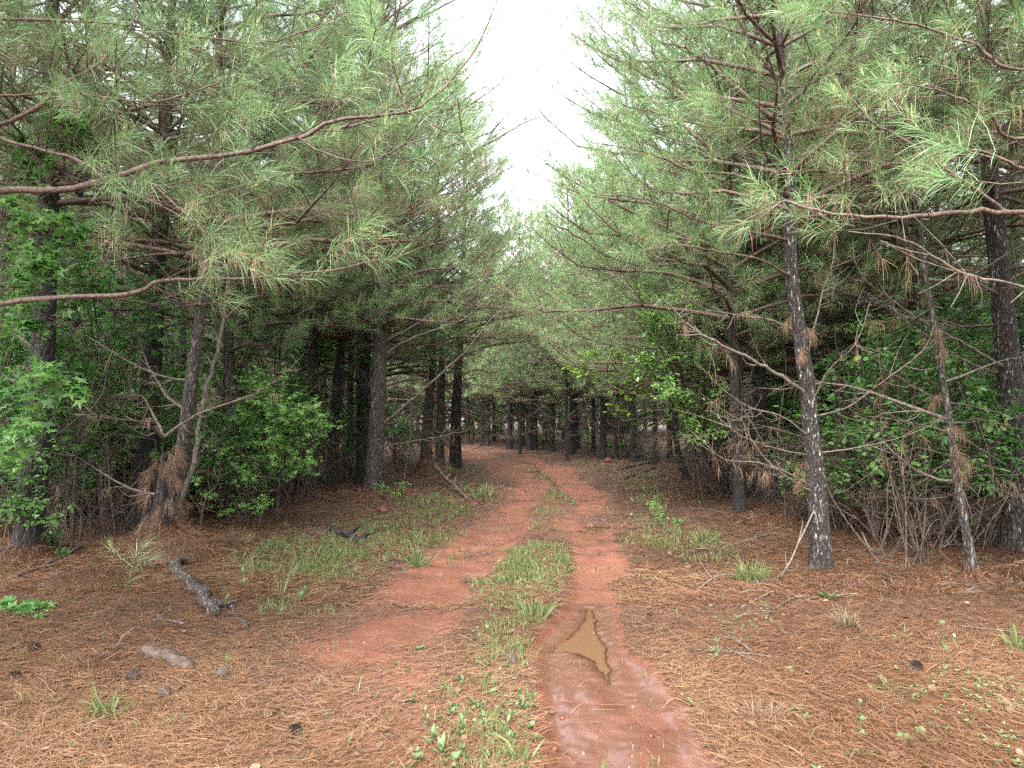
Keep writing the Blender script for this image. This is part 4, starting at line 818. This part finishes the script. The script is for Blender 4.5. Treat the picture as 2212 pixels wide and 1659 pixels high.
plant('broadleaf_tree', 'green leaved tree among the pines behind the second long limb, left', 'tree',
      [(560, 440, 12.5, 90, 60, 220), (660, 420, 13, 70, 40, 160), (480, 620, 12, 90, 80, 220), (640, 560, 13, 60, 60, 120), (700, 620, 13, 60, 60, 110), (420, 720, 11.5, 80, 60, 170), (580, 700, 12.5, 90, 60, 200), (280, 560, 11, 80, 90, 160)], (-4.7, 12.2, 0), 'star', .06, tint=.5, stem=.012)
plant('leafy_shrub', 'thin leaved shrub at the foot of the big bend pine', 'shrub', [(822, 1050, 13.4, 18, 16, 40), (866, 1052, 13.4, 22, 14, 46), (840, 1062, 13.2, 16, 10, 26)], (835, 1082), 'thin', .09, m='oblong', tint=.8, stem=.005)
plant('leafy_shrub', 'small bright green shrub on the right verge, left of the brush pile', 'shrub', [(1405, 1085, 11.4, 22, 14, 60), (1425, 1110, 11.2, 24, 20, 70), (1470, 1130, 10.4, 24, 14, 40)], (1430, 1148), 'thin', .055, m='oblong', tint=.85, stem=.004)
plant('leafy_shrub', 'green shrub behind the first far trunks on the bend', 'shrub', [(1340, 960, 24.6, 35, 25, 160), (1390, 950, 24, 35, 30, 140), (1270, 940, 27, 30, 30, 120)], (2.6, 25.8, 0), 'star', .09, tint=.6, stem=.02)
# understorey in the shade: one bush of each kind, then copies
SHR = []
for k, (kd, mm_, sz) in enumerate([('star', 'star', .075), ('oval', 'oblong', .085), ('star', 'star', .07), ('oval', 'star', .08)]):
    gl, gs = Geo(), Geo(); Hh = [2.2, 2.0, 3.2, 1.3][k]
    leafy(gl, gs, [(V(U(-.7, .7), U(-.7, .7), U(.3, 1) * Hh), V(U(.35, .7), U(.35, .7), U(.22, .45)), 75) for q in range(11)], (0, 0, 0), kd, sz, tint=.45, stem=.014)
    SHR.append((gs.mesh('stem', ['twig']), gl.mesh('foliage', [mm_], False)))
n_ = 0
while n_ < 165:
    y = U(7, 38) if n_ > 70 else U(8.5, 19); x = U(-.72, .72) * (y + 2); d = corr_dist(x, y)
    if d < .9 or d > (5 if n_ < 70 else 8) or math.hypot(x, y) < 8.5: continue
    sd = 'left' if x < 0 else 'right'; gs, gl = SHR[RNG.integers(4)]
    t = empty('understorey_shrub', (x, y, gz(x, y)), U(0, 6.28), 'dim green shrub among the shaded trunks of the %s stand' % sd if y < 28 else 'dim green shrub among the far trunks beyond the bend', 'shrub', 'shrubs in the %s stand' % sd if y < 28 else 'shrubs beyond the bend')
    s = U(.7, 1.3); t.scale = (s, s, s); child('stem', gs, t); child('foliage', gl, t); n_ += 1

# dead brush: tangles of fine bare twigs with caught needles
BR = []
for k in range(5):
    g = Geo(); sh = Shoots()
    for q in range(16):
        a = U(0, 6.28); l = U(.6, 1.9); o_ = V(U(-.25, .25), U(-.25, .25), -.03); d = V(math.cos(a) * U(.2, .8), math.sin(a) * U(.2, .8), 1.) * l * .7
        P = smooth_path([o_, o_ + d * .4 + RNG.normal(0, .06, 3), o_ + d * .8 + RNG.normal(0, .10, 3), o_ + d + V(math.cos(a), math.sin(a), -.35) * l * U(.1, .5)], 9); g.tube(P, np.linspace(.0065, .002, 9), 4, .5, 0, 0, False)
        for w_ in range(6):
            i_ = RNG.integers(2, 9); e_ = RNG.normal(0, .16, 3); g.tube(smooth_path([P[i_], P[i_] + e_ * .6 + RNG.normal(0, .03, 3), P[i_] + e_ + V(0, 0, U(-.1, .1))], 4), np.linspace(.003, .0016, 4), 3, .5, 0, 0, False)
        if q % 3 == 0: sh.add(P[-2], nrm(P[-1] - P[-2]), .3, 1., .35)
    sh.needles(g, 1, 1, 1); BR.append(g.mesh('brush_clump', ['dead' if k % 2 else 'twig', 'brown'], False))
n_ = 0
while n_ < 70:
    y = U(7.5, 26); x = U(-.72, .72) * (y + 1); d = corr_dist(x, y)
    if d < .1 or d > 4.5 or math.hypot(x, y) < 8: continue
    o = bpy.data.objects.new('brush_clump', BR[RNG.integers(5)]); COL.objects.link(o); o.location = (x, y, gz(x, y)); o.rotation_euler = (0, 0, U(0, 6.28)); o.scale = (U(.8, 1.4),) * 3
    sd = 'left' if x < 0 else 'right'; tag(o, 'tangle of thin bare brush among the trunks of the %s stand' % sd, 'brush', 'dead brush in the %s stand' % sd); n_ += 1
# thin dead poles and suckers leaning in the stands
for k, (px, py, tx, ty) in enumerate([(470, 1130, 500, 860), (250, 1180, 240, 780), (640, 1100, 660, 800), (170, 1200, 140, 1010), (560, 1150, 555, 1000), (1700, 1120, 1660, 700), (1840, 1080, 1800, 620), (1600, 1110, 1570, 720), (1930, 1160, 1960, 640), (1520, 1090, 1480, 760), (2010, 1180, 1960, 800), (870, 1060, 900, 780), (430, 1190, 470, 950), (1740, 1090, 1790, 560)]):
    b = onground(px, py); b[2] = gz(b[0], b[1]); e = at(tx, ty, b[1] * U(.93, 1.05)) - b; P = smooth_path([(0, 0, -.05), e * .4 + RNG.normal(0, .06, 3), e * .75 + RNG.normal(0, .08, 3), e], 20); g = Geo(); g.tube(P, np.linspace(U(.010, .018), .004, 20), 7, .5, 0, .1, False)
    for q in range(14):
        i_ = RNG.integers(4, 19); d = nrm(V(U(-1, 1), U(-1, 1), U(-.1, .8))); l = U(.2, .7); g.tube(smooth_path([P[i_], P[i_] + d * l * .5 + RNG.normal(0, .07, 3), P[i_] + d * l + V(0, 0, U(-.2, .15))], 7), np.linspace(.004, .0014, 7), 4, .5, 0, 0, False)
    o = g.build('dead_sapling', ['dead' if k % 2 else 'twig']); o.location = b; tag(o, 'thin leafless sapling among the trunks of the %s stand' % ('left' if px < 1106 else 'right'), 'sapling', 'dead saplings in the %s stand' % ('left' if px < 1106 else 'right'))
# young pines on the ground
def seedling(label, base, top, needles_from=.35, lod=0, side=2):
    b = onground(*base); b[2] = gz(b[0], b[1]); e = at(top[0], top[1], b[1]) - b; t = empty('pine_seedling', b, 0, label, 'seedling', 'young pines')
    g = Geo(); sh = Shoots(); P = smooth_path([(0, 0, -.02), e * .5 + RNG.normal(0, .02, 3), e], 10); g.tube(P, np.linspace(.006, .002, 10), 6, .5, 0, 0, False)
    gn = Geo(); L = np.linalg.norm(e)
    for q in np.arange(needles_from, 1, .10): i_ = q * 9; p = P[int(i_)]; sh.add(p, nrm(e), L * .12, .1, .16)
    for q in range(side):
        p = P[RNG.integers(4, 8)]; d = nrm(V(U(-1, 1), U(-1, 1), .9)); l = L * U(.2, .4); g.tube(np.array([p, p + d * l]), [.003, .0015], 4, .5, 0, 0, False); sh.add(p + d * l * .4, d, l * .6, .1, .3)
    sh.needles(gn, lod, 0, 1, .85); gn.build('needles', ['needle', 'brown'], t, False); g.build('stem', ['twig'], t)
seedling('spindly pine seedling leaning right over the straw near the rotting log', (217, 1396), (310, 1172), .5, 0, 3)
#seedling('tiny pine seedling in the straw between the low sweetgum and the cut log', (180, 1430), (210, 1340), .3)
seedling('bushy young pine at the foot of the dense cluster', (948, 1028), (946, 925), .1, 1, 8)
seedling('low young pine at the bend right of the dense cluster', (965, 1040), (975, 1000), .1, 1, 5)

# ------------------------------------------------------------------ FALLEN WOOD AND SMALL THINGS
def wood(name, label, pts, r0, r1, m='dead', cat=None, n=14, rough=.12, subs=0, lift=.6, group=None, sides=9):
    W = []
    for p in pts:
        if len(p) == 3: W.append(at(*p))
        else: b = onground(*p); b[2] = gz(b[0], b[1]) + r0 * lift; W.append(b)
    b = W[0].copy(); P = smooth_path([w_ - b for w_ in W], n); P[1:-1] += RNG.normal(0, r0 * .25, (n - 2, 3)); g = Geo(); g.tube(P, np.linspace(r0, r1, n), sides, .5, 0, rough)
    for k in range(subs):
        i_ = RNG.integers(2, n - 1); d = nrm(nrm(P[i_] - P[i_ - 1]) + V(U(-1, 1), U(-1, 1), U(0, .8))); l = U(.12, .35)
        g.tube(smooth_path([P[i_], P[i_] + d * l * .5 + RNG.normal(0, .03, 3), P[i_] + d * l], 5), np.linspace(r1, .0015, 5), 4, .5, 0, 0, False)
    o = g.build(name, [m]); o.location = b; tag(o, label, cat or name.split('_')[-1], group); return o
wood('rotting_log', 'flaking grey rotting log lying from the leaning trunk toward the grass', [(352, 1205), (385, 1262), (425, 1305), (462, 1345)], .055, .048, 'bark_grey', 'log', 22, .28, 3)
wood('fallen_stick', 'short thick stick at the edge of the grass beside the rotting log', [(497, 1325), (512, 1345), (531, 1368)], .020, .014, 'bark_grey', 'stick', 10, .2)
wood('cut_log', 'short tan log half sunk in pine straw, lower left', [(312, 1432), (360, 1444), (412, 1460)], .042, .038, 'twig', 'log', 12, .12, 0, .5)
wood('fallen_branch', 'long dark branch lying below the black edge trunk', [(20, 1280), (90, 1258), (160, 1228), (236, 1190)], .020, .010, 'twig', 'branch', 16, .1, 4, 1.4)
wood('fallen_twig', 'thin pale curving twig over the straw left of the cut log', [(113, 1499), (140, 1459, 4.7), (183, 1426, 4.8), (243, 1403, 4.9), (273, 1366, 5.), (313, 1349, 5.1), (345, 1362)], .0055, .003, 'dead', 'twig', 18, .05, 3)
wood('charred_log', 'short charred black log in the grass, left verge', [(722, 1160), (752, 1168), (781, 1178)], .062, .050, 'bark', 'log', 9, .25, 3)
wood('fallen_stick', 'weathered thin stick in the grass below the charred log', [(787, 1209), (830, 1219), (872, 1232)], .021, .014, 'bark_grey', 'stick', 10, .15)
wood('fallen_branch', 'pale dead branch slanting down from the dense cluster to the verge', [(1008, 1077), (985, 1052, 14.6), (960, 1030, 15.4), (938, 1008, 16.2)], .022, .034, 'dead', 'branch', 14, .1, 7, 1)
wood('fallen_log', 'thin log lying behind the bright sweetgum bush', [(604, 1066), (650, 1064), (690, 1066)], .035, .028, 'bark_red', 'log', 10, .15)
wood('fallen_branch', 'upper pale branch of the brush pile left of the flecked pine', [(1532, 1313), (1590, 1285, 6.6), (1660, 1266)], .012, .007, 'dead', 'branch', 12, .1, 7, 1, 'brush pile left of the flecked pine')
wood('fallen_branch', 'short steep branch of the brush pile left of the flecked pine', [(1602, 1323), (1630, 1292, 6.5), (1662, 1268)], .012, .007, 'dead', 'branch', 12, .1, 5, 1, 'brush pile left of the flecked pine')
wood('fallen_branch', 'arched thin branch over the brush pile left of the flecked pine', [(1505, 1275), (1555, 1243, 7.), (1625, 1246, 7.1), (1680, 1268)], .008, .005, 'dead', 'branch', 14, .1, 8, 1, 'brush pile left of the flecked pine')
wood('leaning_stick', 'pale stick leaning against the flecked pine', [(1688, 1259), (1705, 1216, 7.15), (1728, 1166, 7.2), (1762, 1095, 7.3)], .010, .008, 'dead', 'stick', 12, .08, 3)
wood('fallen_stick', 'long grey stick lying at the right edge in front of the thin young pine', [(2056, 1309), (2100, 1305), (2215, 1287), (2290, 1270)], .015, .020, 'dead', 'stick', 12, .1, 1)
wood('fallen_branch', 'curved pale branch on the straw right of the flecked pine', [(1862, 1150, 8.2), (1877, 1182, 8.), (1908, 1206, 7.9), (1965, 1231)], .010, .006, 'dead', 'branch', 12, .1, 4)
wood('fallen_stick', 'straight stick on the straw behind the brush pile', [(1560, 1190), (1610, 1182), (1664, 1172)], .014, .010, 'dead', 'stick', 10, .1, 2)
wood('fallen_log', 'long thin log on the far right verge below the dirt mound', [(1335, 1021), (1380, 1012), (1424, 1002)], .045, .035, 'bark_grey', 'log', 10, .15, 2)
wood('fallen_log', 'middle of three logs on the far right verge', [(1350, 1040), (1385, 1030), (1414, 1021)], .040, .03, 'bark_grey', 'log', 10, .15, 2)
wood('fallen_stick', 'dark stick lying level on the right verge behind the small bright shrub', [(1392, 1043), (1415, 1040), (1438, 1039)], .030, .02, 'bark', 'stick', 8, .15, 1)
wood('fallen_twig', 'small grey twig on the straw, lower right corner', [(1998, 1519), (2015, 1508), (2034, 1500)], .006, .004, 'dead', 'twig', 6, .1)
wood('fallen_twig', 'short pale twig on the straw in the lower right middle', [(1905, 1486), (1912, 1479), (1920, 1470)], .005, .004, 'dead', 'twig', 6, .1)
TW = []
for k in range(5):
    g = Geo(); L = U(.3, .7); P = smooth_path([(-L / 2, 0, .008), (0, U(-.1, .1), U(.01, .05)), (L / 2, 0, .01)], 9); g.tube(P, np.linspace(.0055, .002, 9), 5, .5, 0, .1, False)
    for q in range(4): i_ = RNG.integers(2, 8); d = V(U(.2, 1), U(-1, 1), U(0, .6)); g.tube(np.array([P[i_], P[i_] + nrm(d) * U(.06, .2)]), [.0025, .0012], 3, .5, 0, 0, False)
    TW.append(g.mesh('ground_twig', ['dead']))
n_ = 0
while n_ < 70:
    y = U(4.6, 14); x = U(-.7, .7) * y
    if inside(ROAD, np.array([x]), np.array([y]))[0] > -.25: continue
    o = bpy.data.objects.new('ground_twig', TW[RNG.integers(5)]); COL.objects.link(o); o.location = (x, y, gz(x, y) + .008); o.rotation_euler = (U(-.15, .15), U(-.1, .1), U(0, 6.28))
    tag(o, 'thin bare twig lying on the straw of the %s verge' % ('left' if x < 0 else 'right'), 'twig', 'twigs on the %s verge' % ('left' if x < 0 else 'right')); n_ += 1

def heap(label, base, rx, h, n=700, m='straw', name='straw_heap', w_=.0032, lod=1):
    b = onground(*base); b[2] = gz(b[0], b[1]); g = Geo(); ang = RNG.random(n) * 6.283; rr = np.sqrt(RNG.random(n)); z = h * (1 - rr ** 2) * RNG.uniform(.55, 1., n)
    O = np.c_[np.cos(ang) * rr * rx, np.sin(ang) * rr * rx * .8, z]; D = nrm(np.c_[np.cos(ang) * U(.5, 1, n), np.sin(ang) * U(.5, 1, n), RNG.normal(0, .35, n) + .1] + RNG.normal(0, .45, (n, 3)))
    ribbons(g, O, D, RNG.uniform(.08, .16, n), w_, RNG.uniform(.3, 1.6, n), RNG.random(n) * .8, 0, 2)
    k = 12; th = np.arange(k) * 2 * math.pi / k; v = [(0, 0, h * .75)] + [(math.cos(a) * rx * .6, math.sin(a) * rx * .5, h * .5) for a in th] + [(math.cos(a) * rx, math.sin(a) * rx * .8, -.03) for a in th]
    t = [(0, 1 + i_, 1 + (i_ + 1) % k) for i_ in range(k)] + [(1 + i_, 13 + i_, 13 + (i_ + 1) % k) for i_ in range(k)] + [(1 + i_, 13 + (i_ + 1) % k, 1 + (i_ + 1) % k) for i_ in range(k)]
    g.add(v, t, .1, 0); o = g.build(name, [m], None, False); o.location = b; tag(o, label, 'heap', 'small heaps of pine straw'); return o
heap('domed tuft of grey brown needles at the foot of the flecked pine', (1832, 1283), .17, .13, 900)
heap('low needle hump right of the domed tuft on the right verge', (1975, 1300), .22, .06, 600)
heap('straw piled around the base of the leaning trunk', (365, 1235), .48, .34, 3000)
heap('straw hump in front of the black edge trunk', (190, 1290), .5, .14, 1500)
heap('straw hump beside the low sweetgum clump', (200, 1465), .24, .05, 600)
heap('straw hump at the foot of the big bend pine', (770, 1090), .6, .2, 1300, w_=.006)
heap('straw clinging around the foot of the dense cluster', (930, 1035), .6, .5, 1800, w_=.008)
heap('straw ridge on the track beside the puddle, right', (1372, 1262), .22, .035, 700)
heap('tangled needle raft crossing the right rut above the puddle', (1300, 1140), .3, .04, 500, w_=.005)
for k in range(14):
    y = U(6.5, 13); x = (3 + U(.3, 4)) * (1 if k % 2 else -1)
    b = (CX + F * x / y, HOR + F * CAMZ / y)
    heap('soft hump of fallen needles in the shade of the %s stand' % ('right' if x > 0 else 'left'), b, U(.25, .5), U(.06, .16), 700, w_=.005)['group'] = 'straw humps in the %s stand' % ('right' if x > 0 else 'left')

def tuft(label, base, h, n, m, name='grass_tuft', w_=.004, spread=.06, flop=.8, cat='grass tuft'):
    b = onground(*base); b[2] = gz(b[0], b[1]); g = Geo(); a = U(0, 6.28, n); l = RNG.random(n) ** .8 * flop; D = nrm(np.c_[np.cos(a) * l, np.sin(a) * l, np.ones(n)])
    ribbons(g, np.c_[np.cos(a) * spread * RNG.random(n), np.sin(a) * spread * RNG.random(n), np.full(n, -.01)], D, h * RNG.uniform(.45, 1.05, n), w_ * RNG.uniform(.6, 1.3, n), RNG.uniform(.1, 1.1, n), RNG.random(n), 0, 2)
    o = g.build(name, [m], None, False); o.location = b; tag(o, label, cat); return o
tuft('dry straw coloured tuft standing alone on the right straw', (1830, 1383), .20, 170, 'drygrass')
tuft('green wiry tuft inside the brush pile left of the flecked pine', (1622, 1262), .30, 150, 'grass', w_=.006, spread=.10)
tuft('flattened dry tuft in the straw, lower right near the wet rut', (1640, 1560), .16, 160, 'drygrass', spread=.12, flop=1.4)
tuft('dead grass clump on the left verge behind the grass', (505, 1205), .26, 220, 'drygrass', spread=.14, flop=1.3)
tuft('fresh green tuft at the lower left corner of the straw', (232, 1560), .20, 34, 'grass', w_=.008)
tuft('fresh green tuft at the right edge', (2205, 1442), .22, 60, 'grass', w_=.008)
tuft('small bright tuft among rosettes, lower right', (1935, 1520), .12, 40, 'grass', w_=.008, flop=1.2)
tuft('tall grass clump in the middle of the crown above the puddle', (1150, 1335), .26, 70, 'grass', w_=.008, spread=.1)
tuft('grass clump on the far left edge of the left rut', (905, 1222), .30, 60, 'grass', w_=.010, spread=.08)
tuft('wiry green tuft on the right verge near the small bright shrub', (1525, 1175), .28, 100, 'grass', w_=.007, spread=.14)
tuft('reed-like blades at the bottom of the crown', (1125, 1650), .20, 24, 'grass', w_=.009)
tuft('tall blades beside the dark verge twigs at the bend', (1040, 1075), .45, 60, 'grass', w_=.014, spread=.2)
def rosette(label, base, size, kind='oval', per=7, rise=.6, tb=.6, st=0.):
    b = onground(*base); b[2] = gz(b[0], b[1]); g = Geo()
    for k in range(3 if st else 1):
        n = per; a = np.arange(n) * 2.4 + U(0, 6.28) + k; el = RNG.uniform(.1, rise, n) + k * .2; f = np.c_[np.cos(a) * np.cos(el), np.sin(a) * np.cos(el), np.sin(el)]; up = np.c_[-np.cos(a) * np.sin(el), -np.sin(a) * np.sin(el), np.cos(el)]
        leaves(g, kind, np.tile(V(0, 0, .005 + k * st / 2), (n, 1)), f, up, size * (1 - k * .2) * RNG.uniform(.75, 1.1, n), np.clip(tb + RNG.normal(0, .15, n), 0, 1))
    if st: g.tube(np.array([(0, 0, -.01), (0, 0, st)]), [.002, .001], 4, .5, 0, 0, False)
    o = g.build('weed_plant', ['weed'], None, False); o.location = b; tag(o, label, 'weed'); return o
rosette('large bright rosette on bare straw right below the flecked pine', (1790, 1312), .13, 'oval', 6, .9, .5)
for px, py, s_, lb in [(1725, 1551, .055, 'pale rosette nearest the flattened dry tuft, lower right'), (1737, 1571, .05, 'spindly rosette just below the pale one, lower right'), (1885, 1516, .05, 'pale rosette beside the small bright tuft, lower right'),
                       (1972, 1596, .055, 'rosette topmost of the four near the bottom right'), (1955, 1634, .06, 'rosette lowest of the four near the bottom right'), (1997, 1624, .055, 'rosette third of the four near the bottom right'),
                       (2018, 1606, .055, 'rosette rightmost of the four near the bottom right'), (1866, 1655, .06, 'rosette at the bottom edge, right of the wet rut'), (117, 1540, .05, 'small star shaped weed above the lower left corner'), (352, 1578, .045, 'pale little rosette in the straw at the lower left'),
                       (1095, 1370, .07, 'leafy weed on the crown just left of the puddle'), (1060, 1500, .05, 'weed on the crown left of the wet rut'), (905, 1400, .05, 'lone weed in the straw between the ruts')]:
    rosette(lb, (px, py), s_)
rosette('stalked weed with pale leaf whorls, lower right', (1860, 1620), .045, 'oval', 6, .8, .7, .16)
rosette('upright leafy weed on the straw right of the puddle', (1547, 1430), .07, 'thin', 7, 1.2, .6, .10)
rosette('tall stalk with narrow leaves on the right straw', (2040, 1490), .06, 'thin', 6, 1.3, .6, .26)

# cones, clods, mounds
def cone_mesh():
    g = Geo(); n = 70; k = np.arange(n); t = k / n; a = k * 2.4; r = .026 * np.sin(math.pi * (t * .86 + .1)) ** .8
    for i_ in range(n):
        d = nrm(V(math.cos(a[i_]), math.sin(a[i_]), .35)); o = V(0, 0, t[i_] * .075) + d * r[i_] * .35; s = nrm(np.cross(d, V(0, 0, 1))); L = r[i_] * 1.0 + .004; w_ = .007
        g.add([o - s * w_ * .5, o + s * w_ * .5, o + d * L + s * w_, o + d * L - s * w_, o + d * (L + .004) + V(0, 0, .003)], [(0, 1, 2), (0, 2, 3), (3, 2, 4)])
    g.tube(np.array([(0, 0, 0), (0, 0, .04), (0, 0, .078)]), [.012, .016, .004], 8); return g.mesh('pine_cone', ['cone'], False)
CM = cone_mesh()
for px, py, lb in [(640, 1580, 'open pine cone on bare straw at the bottom, left of the track'), (363, 1525, 'pine cone in the straw between the cut log and the bottom'), (295, 1488, 'pine cone just below the cut log'), (12, 1497, 'dark pine cone at the left edge'),
                   (55, 1440, 'dark pine cone near the left edge below the low sweetgum'), (1112, 1440, 'pine cone beside the crown weeds'), (1990, 1482, 'grey pine cone on the straw, right'), (470, 1478, 'pine cone at the end of the cut log')]:
    b = onground(px, py); o = bpy.data.objects.new('pine_cone', CM); COL.objects.link(o); o.location = (b[0], b[1], gz(b[0], b[1]) + .022); o.rotation_euler = (U(1.2, 1.8), 0, U(0, 6.28)); tag(o, lb, 'pine cone', 'pine cones on the straw')
def lump(name, label, base, r, flat=.6, m='clay', cat='clod', n=9, group=None):
    b = onground(*base); b[2] = gz(b[0], b[1]); g = Geo(); th = np.linspace(0, math.pi, n); ph = np.linspace(0, 2 * math.pi, 2 * n, endpoint=False); v = []
    for a in th:
        for q in ph: k = 1 + .22 * RNG.normal() * .8; v.append((r * k * math.sin(a) * math.cos(q), r * k * math.sin(a) * math.sin(q), r * flat * k * math.cos(a)))
    t = []; m2 = 2 * n
    for i_ in range(n - 1):
        for j in range(m2): a, c = i_ * m2 + j, i_ * m2 + (j + 1) % m2; t += [(a, a + m2, c + m2), (a, c + m2, c)]
    g.add(v, t); o = g.build(name, [m]); o.location = b + V(0, 0, r * flat * .25); tag(o, label, cat, group); return o
lump('dirt_mound', 'red ant mound at the foot of the black far trunk, right verge', (1314, 1003), .15, .8, cat='mound')
lump('dirt_mound', 'small red dirt mound in the straw behind the left verge grass', (827, 1113), .10, .7, cat='mound')
lump('dirt_mound', 'low red mound on the left verge near the bend', (1022, 1051), .10, .55, cat='mound')
for px, py, r, lb in [(1214, 1529, .016, 'mud clod in the wet rut left of its middle'), (1198, 1598, .018, 'mud clod at the lower left edge of the wet rut'), (1337, 1250, .022, 'dark clod on the straw ridge above the puddle'), (1345, 1196, .020, 'clod on the right lip of the rut, far above the puddle'), (1212, 1262, .016, 'clod in the neck of the rut above the puddle'), (880, 1210, .015, 'clod on the left rut among hoof marks')]:
    lump('mud_clod', lb, (px, py), r, .7, n=7)
